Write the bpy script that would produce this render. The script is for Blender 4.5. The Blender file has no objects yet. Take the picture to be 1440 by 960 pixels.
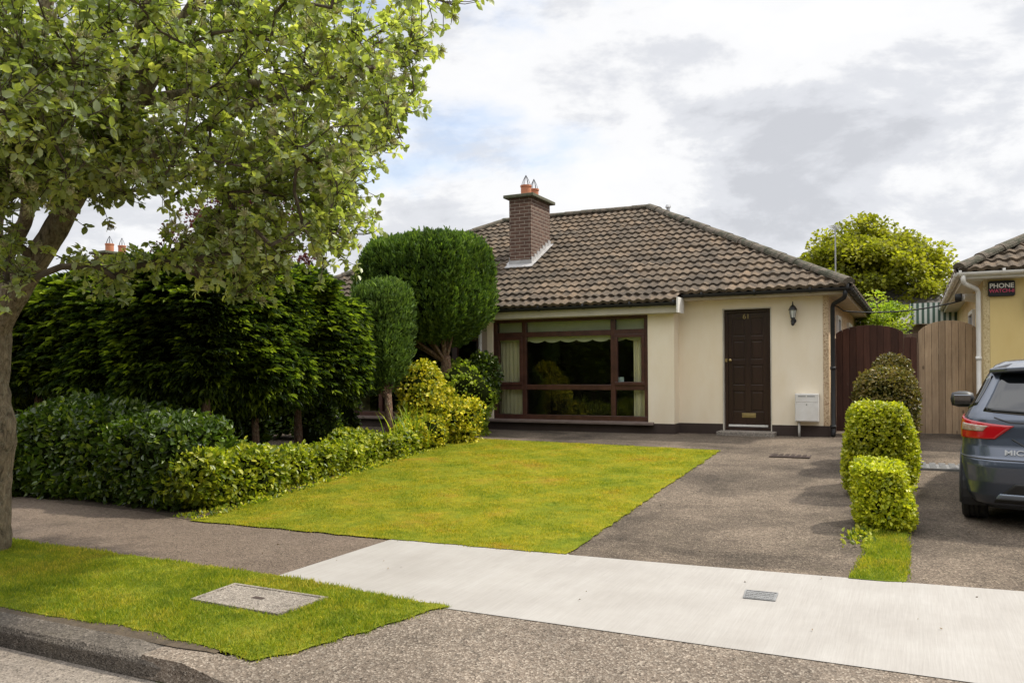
import bpy, bmesh, math, random
import numpy as np
from mathutils import Vector, Matrix
R = math.radians
sc = bpy.context.scene
COL = sc.collection
random.seed(7)
RNG = np.random.default_rng(7)

# ------------------------------------------------------------------ camera
YAW, ROLL = R(26.1), R(0.45)
fwd = Vector((-math.sin(YAW), math.cos(YAW), 0)); rt = Vector((math.cos(YAW), math.sin(YAW), 0)); up = Vector((0, 0, 1))
cr = rt * math.cos(ROLL) - up * math.sin(ROLL); cu = rt * math.sin(ROLL) + up * math.cos(ROLL)
cam = bpy.data.objects.new('camera', bpy.data.cameras.new('camera')); COL.objects.link(cam)
M4 = Matrix((cr, cu, -fwd)).transposed().to_4x4(); M4.translation = (0, 0, 1.5); cam.matrix_world = M4
cam.data.sensor_width = 36; cam.data.lens = 36 * 1150 / 1440; cam.data.shift_y = 0.0271
cam.data.clip_start = 0.05; cam.data.clip_end = 2000
sc.camera = cam

# ------------------------------------------------------------------ sun + sky
SUN_AZ, SUN_EL = math.atan2(0.78, 0.62), R(54)      # azimuth measured from +Y towards +X
sd = Vector((math.sin(SUN_AZ) * math.cos(SUN_EL), math.cos(SUN_AZ) * math.cos(SUN_EL), math.sin(SUN_EL)))
sun = bpy.data.objects.new('sun', bpy.data.lights.new('sun', 'SUN')); COL.objects.link(sun)
sun.data.energy = 2.6; sun.data.angle = R(2.5); sun.data.color = (1.0, 0.94, 0.82)
sun.rotation_euler = sd.to_track_quat('Z', 'Y').to_euler(); sun.location = (10, 10, 20)
world = bpy.data.worlds.new('World'); sc.world = world; world.use_nodes = True
nt = world.node_tree; nt.nodes.clear()
def wn(t, **k):
    n = nt.nodes.new(t)
    for a, b in k.items(): setattr(n, a, b)
    return n
def wmath(op, a, b=None, c=None):
    n = wn('ShaderNodeMath', operation=op)
    for i, v in enumerate((a, b, c)):
        if v is None: continue
        if isinstance(v, (int, float)): n.inputs[i].default_value = v
        else: nt.links.new(v, n.inputs[i])
    return n.outputs[0]
def wvm(op, a, b):
    n = wn('ShaderNodeVectorMath', operation=op)
    for i, v in enumerate((a, b)):
        if isinstance(v, tuple): n.inputs[i].default_value = v
        else: nt.links.new(v, n.inputs[i])
    return n
def ramp(tree, fac, stops, interp='EASE'):
    n = tree.nodes.new('ShaderNodeValToRGB'); n.color_ramp.interpolation = interp
    cr_ = n.color_ramp
    while len(cr_.elements) < len(stops): cr_.elements.new(0.5)
    for e, (p, c) in zip(cr_.elements, stops):
        e.position = p; e.color = (c[0], c[1], c[2], 1) if isinstance(c, tuple) else (c, c, c, 1)
    tree.links.new(fac, n.inputs[0]); return n.outputs[0]
sky = wn('ShaderNodeTexSky', sky_type='NISHITA', sun_disc=False, sun_elevation=SUN_EL, sun_rotation=SUN_AZ, altitude=50, air_density=1.0, dust_density=1.5)
tc = wn('ShaderNodeTexCoord')
dirv = wvm('NORMALIZE', tc.outputs['Generated'], (0, 0, 0)).outputs[0]
sep = wn('ShaderNodeSeparateXYZ'); nt.links.new(dirv, sep.inputs[0])
den = wmath('ADD', wmath('MAXIMUM', sep.outputs[2], 0.0), 0.22)
comb = wn('ShaderNodeCombineXYZ')
den = wmath('ADD', wmath('MULTIPLY', wmath('MAXIMUM', sep.outputs[2], 0.0), 0.55), 0.55)   # gentle flattening towards the skyline
nt.links.new(wmath('DIVIDE', sep.outputs[0], den), comb.inputs[0]); nt.links.new(wmath('DIVIDE', sep.outputs[1], den), comb.inputs[1]); nt.links.new(wmath('MULTIPLY', sep.outputs[2], 2.6), comb.inputs[2])
def wnoise(scale, detail, rough, off=(0, 0, 0), dist=0.0):
    n = wn('ShaderNodeTexNoise'); n.inputs['Scale'].default_value = scale; n.inputs['Detail'].default_value = detail
    n.inputs['Roughness'].default_value = rough; n.inputs['Distortion'].default_value = dist
    nt.links.new(wvm('ADD', comb.outputs[0], off).outputs[0], n.inputs['Vector']); return n.outputs['Fac']
cov = wnoise(1.9, 9, 0.56, (2.2, 1.1, 0), 0.15)
# a thinner break in the cloud, towards a fixed compass direction and height
brk = wvm('DOT_PRODUCT', dirv, tuple(Vector((-0.47, 0.80, 0.34)).normalized())).outputs[1]
brk = wmath('MULTIPLY', ramp(nt, brk, [(0.955, 0.0), (0.998, 1.0)]), 0.125)
cov = wmath('SUBTRACT', wmath('ADD', cov, 0.12), brk)
covm = ramp(nt, cov, [(0.40, 0.0), (0.56, 1.0)])
shade = wnoise(3.2, 11, 0.60, (5.3, 8.1, 1.0), 0.15)
ccol = ramp(nt, shade, [(0.32, (0.49, 0.50, 0.53)), (0.43, (0.60, 0.61, 0.64)), (0.53, (0.76, 0.76, 0.765)), (0.70, (0.80, 0.80, 0.80))])
# clouds overhead, out of view, are brightened to add fill light
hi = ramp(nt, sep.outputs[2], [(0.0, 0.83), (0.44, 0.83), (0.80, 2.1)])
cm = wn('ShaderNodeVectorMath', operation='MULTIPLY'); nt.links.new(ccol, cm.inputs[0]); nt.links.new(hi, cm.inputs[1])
skys = wn('ShaderNodeVectorMath', operation='SCALE'); nt.links.new(sky.outputs[0], skys.inputs[0]); skys.inputs['Scale'].default_value = 1.0
bg1 = wn('ShaderNodeBackground'); nt.links.new(skys.outputs[0], bg1.inputs[0]); bg1.inputs[1].default_value = 0.13
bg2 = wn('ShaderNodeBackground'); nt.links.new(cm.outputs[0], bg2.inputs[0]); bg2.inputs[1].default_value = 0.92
# thin veil everywhere, full cloud where covm is 1
mixf = wmath('ADD', wmath('MULTIPLY', covm, 0.62), 0.36)
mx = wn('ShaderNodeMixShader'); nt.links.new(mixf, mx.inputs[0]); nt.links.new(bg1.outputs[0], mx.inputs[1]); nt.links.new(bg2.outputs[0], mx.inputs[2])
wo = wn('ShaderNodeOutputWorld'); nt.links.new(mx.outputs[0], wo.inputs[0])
sc.view_settings.view_transform = 'Standard'; sc.view_settings.look = 'None'
sc.view_settings.exposure = 0.77; sc.view_settings.gamma = 1; sc.view_settings.use_curve_mapping = False

# ------------------------------------------------------------------ materials
MATS = {}
class NT:
    def __init__(s, name):
        s.m = bpy.data.materials.new(name); s.m.use_nodes = True; s.t = s.m.node_tree; s.t.nodes.clear()
        s.out = s.t.nodes.new('ShaderNodeOutputMaterial'); s.b = s.t.nodes.new('ShaderNodeBsdfPrincipled')
        s.t.links.new(s.b.outputs[0], s.out.inputs[0]); s.tc = s.t.nodes.new('ShaderNodeTexCoord')
    def co(s, kind='Object', scale=(1, 1, 1), rot=(0, 0, 0)):
        mp = s.t.nodes.new('ShaderNodeMapping'); mp.inputs['Scale'].default_value = scale; mp.inputs['Rotation'].default_value = rot
        if kind == 'World':
            g = s.t.nodes.new('ShaderNodeNewGeometry'); s.t.links.new(g.outputs['Position'], mp.inputs[0])
        else: s.t.links.new(s.tc.outputs[kind], mp.inputs[0])
        return mp.outputs[0]
    def noise(s, co, scale, detail=4, rough=0.6, dist=0):
        n = s.t.nodes.new('ShaderNodeTexNoise'); s.t.links.new(co, n.inputs['Vector'])
        n.inputs['Scale'].default_value = scale; n.inputs['Detail'].default_value = detail; n.inputs['Roughness'].default_value = rough; n.inputs['Distortion'].default_value = dist
        return n.outputs['Fac']
    def vor(s, co, scale, out='Distance', feature='F1'):
        n = s.t.nodes.new('ShaderNodeTexVoronoi'); n.feature = feature; s.t.links.new(co, n.inputs['Vector']); n.inputs['Scale'].default_value = scale
        return n.outputs[out]
    def ramp(s, f, stops, interp='LINEAR'): return ramp(s.t, f, stops, interp)
    def mix(s, f, a, b, mode='MIX'):
        n = s.t.nodes.new('ShaderNodeMix'); n.data_type = 'RGBA'; n.blend_type = mode
        for i, v in ((0, f), (6, a), (7, b)):
            if isinstance(v, (int, float)): n.inputs[i].default_value = v
            elif isinstance(v, tuple): n.inputs[i].default_value = (*v, 1)
            else: s.t.links.new(v, n.inputs[i])
        return n.outputs[2]
    def math(s, op, a, b=0.0):
        n = s.t.nodes.new('ShaderNodeMath'); n.operation = op
        for i, v in enumerate((a, b)):
            if isinstance(v, (int, float)): n.inputs[i].default_value = v
            else: s.t.links.new(v, n.inputs[i])
        return n.outputs[0]
    def set(s, **k):
        for a, v in k.items():
            i = s.b.inputs[a.replace('_', ' ')]
            if isinstance(v, (int, float)): i.default_value = v
            elif isinstance(v, tuple): i.default_value = (*v, 1)
            else: s.t.links.new(v, i)
        return s
    def bump(s, h, strength=0.4, dist=0.01):
        n = s.t.nodes.new('ShaderNodeBump'); n.inputs['Strength'].default_value = strength; n.inputs['Distance'].default_value = dist
        s.t.links.new(h, n.inputs['Height']); s.t.links.new(n.outputs[0], s.b.inputs['Normal']); return s
def mat(name, c, c2=None, scale=6, rough=0.6, bump=0.2, bscale=60, bdist=0.004, metallic=0, spec=0.5, lo=0.35, hi=0.65, kind='Object', stretch=(1, 1, 1)):
    if name in MATS: return MATS[name]
    n = NT(name); co = n.co(kind, stretch)
    col = n.ramp(n.noise(co, scale, 6, 0.6), [(lo, c), (hi, c2)]) if c2 else c
    n.set(Base_Color=col, Roughness=rough, Metallic=metallic, Specular_IOR_Level=spec)
    if bump: n.bump(n.noise(co, bscale, 4, 0.6), bump, bdist)
    MATS[name] = n.m; return n.m

def leafmat(name, cols, trans=0.45, under=None, rough=0.5, tmul=1.6, spec=0.3):
    n = NT(name); at = n.t.nodes.new('ShaderNodeAttribute'); at.attribute_name = 'rnd'
    k = len(cols); col = n.ramp(at.outputs['Fac'], [(i / (k - 1), c) for i, c in enumerate(cols)])
    big = n.ramp(n.noise(n.co('World'), 1.6, 3), [(0.32, (0.72,) * 3), (0.68, (1.25,) * 3)])
    col = n.mix(1.0, col, big, 'MULTIPLY')
    basec = col
    if under:
        g = n.t.nodes.new('ShaderNodeNewGeometry'); basec = n.mix(g.outputs['Backfacing'], col, under)
    n.set(Base_Color=basec, Roughness=rough, Specular_IOR_Level=spec)
    tr = n.t.nodes.new('ShaderNodeBsdfTranslucent')
    tcol = n.mix(1.0, col, (tmul, tmul * 1.08, tmul * 0.55), 'MULTIPLY'); n.t.links.new(tcol, tr.inputs[0])
    mxs = n.t.nodes.new('ShaderNodeMixShader'); mxs.inputs[0].default_value = trans
    n.t.links.new(n.b.outputs[0], mxs.inputs[1]); n.t.links.new(tr.outputs[0], mxs.inputs[2]); n.t.links.new(mxs.outputs[0], n.out.inputs[0])
    return n.m
L_TREE = leafmat('whitebeam_leaf', [(0.10, 0.13, 0.040), (0.24, 0.285, 0.075), (0.37, 0.40, 0.10), (0.54, 0.53, 0.15)], 0.44, (0.40, 0.45, 0.26), 0.36, 1.7, 0.5)
L_BUD = leafmat('flower_stalk', [(0.38, 0.37, 0.20), (0.52, 0.46, 0.30), (0.34, 0.38, 0.18)], 0.2, None, 0.8)
L_LEY = leafmat('cypress_spray', [(0.006, 0.012, 0.004), (0.018, 0.034, 0.006), (0.085, 0.125, 0.012), (0.27, 0.33, 0.025)], 0.34, None, 0.6, 1.8)
L_TOP = leafmat('yew_needles', [(0.028, 0.06, 0.014), (0.075, 0.13, 0.02), (0.165, 0.24, 0.03)], 0.3, None, 0.6, 1.7)
L_YEW = leafmat('juniper_needles', [(0.035, 0.065, 0.018), (0.10, 0.165, 0.034), (0.20, 0.28, 0.05)], 0.3, None, 0.6, 1.5)
L_LAUREL = leafmat('laurel_leaf', [(0.016, 0.032, 0.006), (0.038, 0.07, 0.010), (0.085, 0.135, 0.014), (0.24, 0.29, 0.02)], 0.3, None, 0.35, 1.7, 0.45)
L_LOW = leafmat('hedge_leaf', [(0.04, 0.08, 0.008), (0.16, 0.21, 0.016), (0.36, 0.39, 0.025), (0.58, 0.54, 0.05)], 0.35, None, 0.4, 1.5, 0.5)
L_YELLOW = leafmat('variegated_leaf', [(0.07, 0.12, 0.015), (0.28, 0.31, 0.02), (0.62, 0.53, 0.03), (0.80, 0.68, 0.07)], 0.3, None, 0.4, 1.3)
L_BOX = leafmat('privet_leaf', [(0.10, 0.15, 0.010), (0.32, 0.36, 0.018), (0.52, 0.52, 0.025), (0.68, 0.64, 0.04)], 0.35, None, 0.4, 1.4, 0.5)
L_BRONZE = leafmat('bronze_leaf', [(0.045, 0.06, 0.015), (0.11, 0.10, 0.025), (0.20, 0.14, 0.04), (0.24, 0.24, 0.04)], 0.25, None, 0.4, 1.4)
L_ACER = leafmat('acer_leaf', [(0.085, 0.10, 0.012), (0.21, 0.215, 0.018), (0.38, 0.355, 0.028)], 0.45, None, 0.5, 1.6)
L_LIME = leafmat('lime_leaf', [(0.12, 0.19, 0.02), (0.24, 0.31, 0.03), (0.36, 0.40, 0.04)], 0.45, None, 0.5, 1.5)
L_PURPLE = leafmat('purple_leaf', [(0.04, 0.012, 0.018), (0.08, 0.02, 0.03), (0.12, 0.04, 0.05)], 0.35, None, 0.4)
L_GRASS_ATTR = True
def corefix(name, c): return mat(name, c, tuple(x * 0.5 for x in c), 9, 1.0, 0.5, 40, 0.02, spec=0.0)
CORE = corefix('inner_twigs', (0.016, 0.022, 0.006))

def asphalt(name, c, c2, speck, stain=(0.6, 1.15), sp=0.5):
    n = NT(name); co = n.co('World')
    base = n.ramp(n.noise(co, 1.1, 7, 0.65), [(0.3, c), (0.7, c2)])
    v = n.vor(co, 95, 'Color'); sepc = n.t.nodes.new('ShaderNodeSeparateColor'); n.t.links.new(v, sepc.inputs[0])
    f = n.ramp(sepc.outputs[0], [(0.62, 0.0), (0.95, sp)])
    col = n.mix(f, base, speck)
    dk = n.ramp(sepc.outputs[1], [(0.0, (0.45,) * 3), (0.3, (1.0,) * 3)]); col = n.mix(1.0, col, dk, 'MULTIPLY')
    fine = n.ramp(n.noise(co, 28, 5, 0.75), [(0.25, (0.55,) * 3), (0.7, (1.3,) * 3)]); col = n.mix(1.0, col, fine, 'MULTIPLY')
    st = n.ramp(n.noise(co, 0.7, 8, 0.72, 0.6), [(0.36, (stain[0],) * 3), (0.6, (stain[1],) * 3)]); col = n.mix(1.0, col, st, 'MULTIPLY')
    pale = n.ramp(n.noise(co, 3.1, 9, 0.8, 0.2), [(0.60, 0.0), (0.74, 0.55)]); col = n.mix(pale, col, speck)
    cw = n.t.nodes.new('ShaderNodeVectorMath'); cw.operation = 'ADD'; nz = n.t.nodes.new('ShaderNodeTexNoise'); n.t.links.new(co, nz.inputs['Vector']); nz.inputs['Scale'].default_value = 2.2; nz.inputs['Detail'].default_value = 6
    sc_n = n.t.nodes.new('ShaderNodeVectorMath'); sc_n.operation = 'SCALE'; sc_n.inputs['Scale'].default_value = 0.9; n.t.links.new(nz.outputs['Color'], sc_n.inputs[0]); n.t.links.new(co, cw.inputs[0]); n.t.links.new(sc_n.outputs[0], cw.inputs[1])
    ck = n.vor(cw.outputs[0], 0.42, 'Distance', 'DISTANCE_TO_EDGE'); brk_ = n.math('ADD', ck, n.math('MULTIPLY', n.ramp(n.noise(co, 0.8, 3), [(0.45, 0.02), (0.6, 0.0)]), 1.0))
    col = n.mix(n.ramp(brk_, [(0.0015, 0.75), (0.006, 0.0)]), col, (0.045, 0.038, 0.03))
    mo = n.ramp(n.noise(co, 1.9, 8, 0.75), [(0.57, 0.0), (0.70, 0.45)]); col = n.mix(mo, col, (0.075, 0.062, 0.04))
    n.set(Base_Color=col, Roughness=0.92, Specular_IOR_Level=0.25)
    h = n.math('ADD', n.math('MULTIPLY', n.noise(co, 30, 4, 0.7), 0.6), n.math('MULTIPLY', n.vor(co, 95), 0.8)); n.bump(h, 0.7, 0.012)
    return n.m
M_DRIVE = asphalt('aggregate_concrete', (0.100, 0.076, 0.056), (0.150, 0.115, 0.086), (0.34, 0.28, 0.21), (0.42, 1.15))
M_ROAD = asphalt('road_asphalt', (0.20, 0.165, 0.135), (0.25, 0.215, 0.18), (0.40, 0.35, 0.30), (0.8, 1.1), 0.35)
M_FOOT = asphalt('footpath_asphalt', (0.13, 0.096, 0.072), (0.165, 0.124, 0.095), (0.32, 0.26, 0.20), (0.85, 1.1), 0.3)
M_APRON = asphalt('worn_apron_concrete', (0.125, 0.098, 0.075), (0.20, 0.16, 0.125), (0.42, 0.365, 0.30), (0.75, 1.15), 0.55)
def concrete(name, c, c2):
    n = NT(name); co = n.co('World'); base = n.ramp(n.noise(co, 1.6, 7, 0.65), [(0.3, c), (0.7, c2)])
    br = n.noise(n.co('World', (1, 0.03, 1), (0, 0, R(2))), 95, 3, 0.7)
    col = n.mix(1.0, base, n.ramp(br, [(0.3, (0.92,) * 3), (0.65, (1.04,) * 3)]), 'MULTIPLY')
    br2 = n.noise(n.co('World', (1, 0.08, 1)), 6, 4, 0.7)
    col = n.mix(1.0, col, n.ramp(br2, [(0.3, (0.94, 0.93, 0.92)), (0.65, (1.02,) * 3)]), 'MULTIPLY')
    sp = n.ramp(n.noise(co, 55, 3, 0.8), [(0.22, (0.75,) * 3), (0.36, (1.0,) * 3)]); col = n.mix(1.0, col, sp, 'MULTIPLY')
    n.set(Base_Color=col, Roughness=0.85, Specular_IOR_Level=0.3); n.bump(br, 0.35, 0.004); return n.m
M_PATH = concrete('pale_brushed_concrete', (0.285, 0.267, 0.247), (0.34, 0.323, 0.302))
M_KERB = asphalt('weathered_kerb', (0.085, 0.07, 0.057), (0.14, 0.12, 0.098), (0.30, 0.26, 0.22), (0.55, 1.1), 0.4)
M_SLAB = asphalt('concrete_cover', (0.21, 0.18, 0.15), (0.30, 0.26, 0.22), (0.46, 0.42, 0.37), (0.8, 1.1), 0.4)
M_SOIL = mat('soil', (0.05, 0.036, 0.022), (0.09, 0.065, 0.04), 12, 0.95, 0.8, 30, 0.03, kind='World')
M_EARTH = mat('ground_earth', (0.10, 0.11, 0.04), (0.13, 0.12, 0.06), 2, 0.95, 0.5, 20, 0.02, kind='World')
def grasscol(n, yel):
    co = n.co('World')
    a = n.ramp(n.noise(co, 1.4, 8, 0.72, 0.2), [(0.28, (0.15, 0.22, 0.014)), (0.43, (0.26, 0.29, 0.016)), (0.55, (0.34, 0.325, 0.018)), (0.69, (0.40, 0.28, 0.03))] if yel else
               [(0.32, (0.14, 0.20, 0.014)), (0.5, (0.25, 0.29, 0.02)), (0.66, (0.35, 0.32, 0.035))])
    b = n.ramp(n.noise(co, 9, 6, 0.75), [(0.28, (0.6, 0.66, 0.7)), (0.72, (1.3, 1.22, 1.25))]); a = n.mix(n.ramp(n.noise(co, 5.5, 7, 0.8), [(0.58, 0.0), (0.68, 0.6)]), a, (0.27, 0.40, 0.06)); return n.mix(1.0, a, b, 'MULTIPLY')
def grassmat(name, yel, blade):
    n = NT(name); col = grasscol(n, yel)
    if blade:
        at = n.t.nodes.new('ShaderNodeAttribute'); at.attribute_name = 'rnd'
        col = n.mix(1.0, col, n.ramp(at.outputs['Fac'], [(0.0, (0.5, 0.7, 0.7)), (0.6, (1.0,) * 3), (0.9, (1.5, 1.3, 1.2)), (1.0, (1.9, 1.5, 2.5))]), 'MULTIPLY')
        n.set(Base_Color=col, Roughness=0.5, Specular_IOR_Level=0.2)
        tr = n.t.nodes.new('ShaderNodeBsdfTranslucent'); n.t.links.new(n.mix(1.0, col, (1.5, 1.5, 0.9), 'MULTIPLY'), tr.inputs[0])
        m_ = n.t.nodes.new('ShaderNodeMixShader'); m_.inputs[0].default_value = 0.4
        n.t.links.new(n.b.outputs[0], m_.inputs[1]); n.t.links.new(tr.outputs[0], m_.inputs[2]); n.t.links.new(m_.outputs[0], n.out.inputs[0])
    else:
        n.set(Base_Color=n.mix(1.0, col, (0.62, 0.62, 0.7), 'MULTIPLY'), Roughness=0.95, Specular_IOR_Level=0.1); n.bump(n.noise(n.co('World'), 60, 3), 0.8, 0.02)
    return n.m
M_LAWN, M_LAWNB = grassmat('lawn_turf', True, False), grassmat('lawn_blades', True, True)
M_VERGE, M_VERGEB = grassmat('verge_turf', False, False), grassmat('verge_blades', False, True)

def render_mat(name, c, dirty=0.10, rough_scale=140, bd=0.003, speckle=None):
    n = NT(name); co = n.co('World')
    d = tuple(x * (1 - dirty) * (0.98, 0.94, 0.86)[i] for i, x in enumerate(c))
    col = n.ramp(n.noise(n.co('World', (1, 1, 0.35)), 1.7, 6, 0.65), [(0.3, d), (0.62, c)])
    if speckle:
        col = n.mix(n.ramp(n.noise(co, 42, 3, 0.8), [(0.5, 0.0), (0.62, 1.0)]), col, speckle)
    n.set(Base_Color=col, Roughness=0.85, Specular_IOR_Level=0.25); n.bump(n.noise(co, rough_scale, 4, 0.7), 0.5, bd); return n.m
M_CREAM = render_mat('cream_render', (0.87, 0.77, 0.61), 0.07)
M_YELLOW = render_mat('yellow_render', (0.72, 0.56, 0.25), 0.07)
M_DULL = render_mat('dull_render', (0.44, 0.36, 0.29), 0.15)
M_ROUGH = render_mat('roughcast_cream', (0.72, 0.56, 0.38), 0.2, 30, 0.02, (0.34, 0.20, 0.12))
M_ROUGHY = render_mat('roughcast_yellow', (0.70, 0.58, 0.34), 0.2, 30, 0.02, (0.42, 0.30, 0.14))
M_PLINTH = render_mat('dark_plinth', (0.060, 0.043, 0.037), 0.3)
M_WHITE = mat('white_paint', (0.74, 0.72, 0.68), (0.66, 0.63, 0.58), 5, 0.45, 0.05)
M_FASCIA = mat('cream_fascia', (0.60, 0.55, 0.46), (0.50, 0.46, 0.38), 5, 0.5, 0.05)
M_SOFFIT = mat('soffit_board', (0.55, 0.47, 0.36), (0.45, 0.37, 0.27), 5, 0.7, 0.1)
M_BLACK = mat('black_plastic', (0.007, 0.007, 0.008), (0.012, 0.012, 0.013), 8, 0.6, 0.05)
M_IRON = mat('black_iron', (0.012, 0.012, 0.014), (0.025, 0.025, 0.027), 8, 0.4, 0.1)
M_FRAME = mat('brown_window_paint', (0.050, 0.020, 0.015), (0.085, 0.034, 0.024), 8, 0.35, 0.1, 80, 0.002)
M_DOOR = mat('dark_brown_door_paint', (0.024, 0.012, 0.010), (0.042, 0.021, 0.015), 6, 0.3, 0.15, 40, 0.002, stretch=(1, 1, 0.1))
M_BRASS = mat('brass', (0.55, 0.42, 0.20), (0.42, 0.32, 0.15), 9, 0.35, 0.05, metallic=0.85)
M_STEEL = mat('dull_steel', (0.42, 0.42, 0.42), (0.3, 0.3, 0.3), 9, 0.4, 0.05, metallic=0.8)
M_LEAD = mat('lead_flashing', (0.42, 0.41, 0.40), (0.28, 0.27, 0.27), 9, 0.6, 0.3, 30)
M_POT = mat('terracotta', (0.50, 0.19, 0.09), (0.40, 0.15, 0.08), 9, 0.8, 0.2)
M_CAP = mat('mossy_coping', (0.12, 0.11, 0.08), (0.07, 0.08, 0.04), 14, 0.9, 0.6, 40, 0.02)
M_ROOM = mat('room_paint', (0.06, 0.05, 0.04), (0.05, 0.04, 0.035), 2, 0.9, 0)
M_CURT = mat('curtain_cloth', (0.92, 0.87, 0.63), (0.86, 0.80, 0.56), 4, 0.9, 0.2, 200, 0.001)
M_BLIND = mat('green_blind', (0.58, 0.60, 0.40), (0.50, 0.53, 0.34), 4, 0.8, 0.1, 200, 0.001)
M_SCAL = mat('scalloped_blind', (0.78, 0.80, 0.56), (0.7, 0.72, 0.5), 4, 0.8, 0.1)
M_RIDGE = mat('ridge_mortar', (0.13, 0.105, 0.08), (0.05, 0.05, 0.03), 7, 0.95, 0.8, 30, 0.03, lo=0.4, hi=0.6, kind='World')
M_TYRE = mat('tyre_rubber', (0.014, 0.014, 0.014), (0.022, 0.021, 0.02), 20, 0.8, 0.2)
M_GLASS = None
def glassmat(name, tint=(1, 1, 1), ior=1.5, rmul=1.0):
    n = NT(name); n.t.nodes.remove(n.b)
    tr = n.t.nodes.new('ShaderNodeBsdfTransparent'); tr.inputs[0].default_value = (*tint, 1)
    gl = n.t.nodes.new('ShaderNodeBsdfGlossy'); gl.inputs['Roughness'].default_value = 0.01
    fr = n.t.nodes.new('ShaderNodeFresnel'); fr.inputs[0].default_value = ior
    m_ = n.t.nodes.new('ShaderNodeMixShader'); n.t.links.new(n.math('MULTIPLY', fr.outputs[0], rmul), m_.inputs[0])
    n.t.links.new(tr.outputs[0], m_.inputs[1]); n.t.links.new(gl.outputs[0], m_.inputs[2]); n.t.links.new(m_.outputs[0], n.out.inputs[0]); return n.m
M_GLASS = glassmat('window_glass', (0.98, 0.99, 0.98), 1.36, 1.3)
M_LAMPGLASS = mat('lamp_glass', (0.55, 0.56, 0.52), None, rough=0.15, bump=0)

def tilemat():
    n = NT('concrete_roof_tiles'); co = n.co('World')
    v = n.vor(n.co('World', (6.06, 6.06, 3.4)), 1.0, 'Color'); s_ = n.t.nodes.new('ShaderNodeSeparateColor'); n.t.links.new(v, s_.inputs[0])
    col = n.ramp(s_.outputs[0], [(0.0, (0.065, 0.052, 0.040)), (0.35, (0.095, 0.074, 0.055)), (0.7, (0.115, 0.088, 0.064)), (1.0, (0.165, 0.123, 0.086))])
    col = n.mix(1.0, col, n.ramp(n.noise(co, 0.9, 7, 0.7), [(0.3, (0.65, 0.67, 0.67)), (0.5, (1, 1, 1)), (0.7, (1.3, 1.2, 1.08))]), 'MULTIPLY')
    moss = n.ramp(n.noise(co, 13, 6, 0.8), [(0.52, 0.0), (0.66, 0.85)]); col = n.mix(moss, col, (0.055, 0.045, 0.03))
    lic = n.ramp(n.noise(co, 17, 5, 0.8, 0.5), [(0.60, 0.0), (0.72, 0.5)]); col = n.mix(lic, col, (0.33, 0.28, 0.21))
    n.set(Base_Color=col, Roughness=0.92, Specular_IOR_Level=0.2); n.bump(n.noise(co, 45, 5, 0.75), 0.6, 0.012); return n.m
M_TILE = tilemat()
def brickmat():
    n = NT('brown_brick'); b = n.t.nodes.new('ShaderNodeTexBrick'); n.t.links.new(n.tc.outputs['UV'], b.inputs['Vector'])
    b.inputs['Color1'].default_value = (0.085, 0.045, 0.032, 1); b.inputs['Color2'].default_value = (0.12, 0.065, 0.045, 1); b.inputs['Mortar'].default_value = (0.26, 0.215, 0.17, 1)
    b.inputs['Scale'].default_value = 1; b.inputs['Brick Width'].default_value = 0.225; b.inputs['Row Height'].default_value = 0.075; b.inputs['Mortar Size'].default_value = 0.007
    col = n.mix(1.0, b.outputs['Color'], n.ramp(n.noise(n.co('World'), 8, 5, 0.7), [(0.3, (0.7,) * 3), (0.7, (1.25,) * 3)]), 'MULTIPLY')
    n.set(Base_Color=col, Roughness=0.9); n.bump(n.math('SUBTRACT', n.noise(n.co('World'), 60, 3), b.outputs['Fac']), 0.6, 0.008); return n.m
M_BRICK = brickmat()
def woodmat(name, c, c2, knots, seed):
    n = NT(name); co = n.co('World', (1, 1, 0.06)); at = n.t.nodes.new('ShaderNodeAttribute'); at.attribute_name = 'rnd'
    col = n.ramp(n.noise(co, 38, 6, 0.7, 1.2), [(0.3, c), (0.7, c2)])
    col = n.mix(1.0, col, n.ramp(at.outputs['Fac'], [(0.0, (0.72,) * 3), (1.0, (1.22,) * 3)]), 'MULTIPLY')
    col = n.mix(1.0, col, n.ramp(n.noise(n.co('World', (1, 1, 0.5)), 2.2, 5, 0.7), [(0.3, (0.7,) * 3), (0.7, (1.15,) * 3)]), 'MULTIPLY')
    if knots: col = n.mix(n.ramp(n.vor(n.co('World', (1, 1, 0.45)), 5.0), [(0.05, 0.85), (0.11, 0.0)]), col, tuple(x * 0.35 for x in c))
    else: col = n.mix(n.ramp(n.noise(n.co('World', (1, 1, 0.14)), 24, 7, 0.85, 0.6), [(0.63, 0.0), (0.72, 0.75)]), col, (0.30, 0.23, 0.19))
    n.set(Base_Color=col, Roughness=0.75, Specular_IOR_Level=0.3); n.bump(n.noise(co, 60, 4, 0.7), 0.4, 0.004); return n.m
M_REDWOOD = woodmat('red_stained_boards', (0.050, 0.020, 0.013), (0.088, 0.038, 0.025), False, 1)
M_PINE = woodmat('weathered_pine_boards', (0.34, 0.23, 0.14), (0.47, 0.345, 0.225), True, 2)
M_OLDWOOD = woodmat('old_grey_boards', (0.12, 0.075, 0.05), (0.19, 0.13, 0.09), False, 3)
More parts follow.
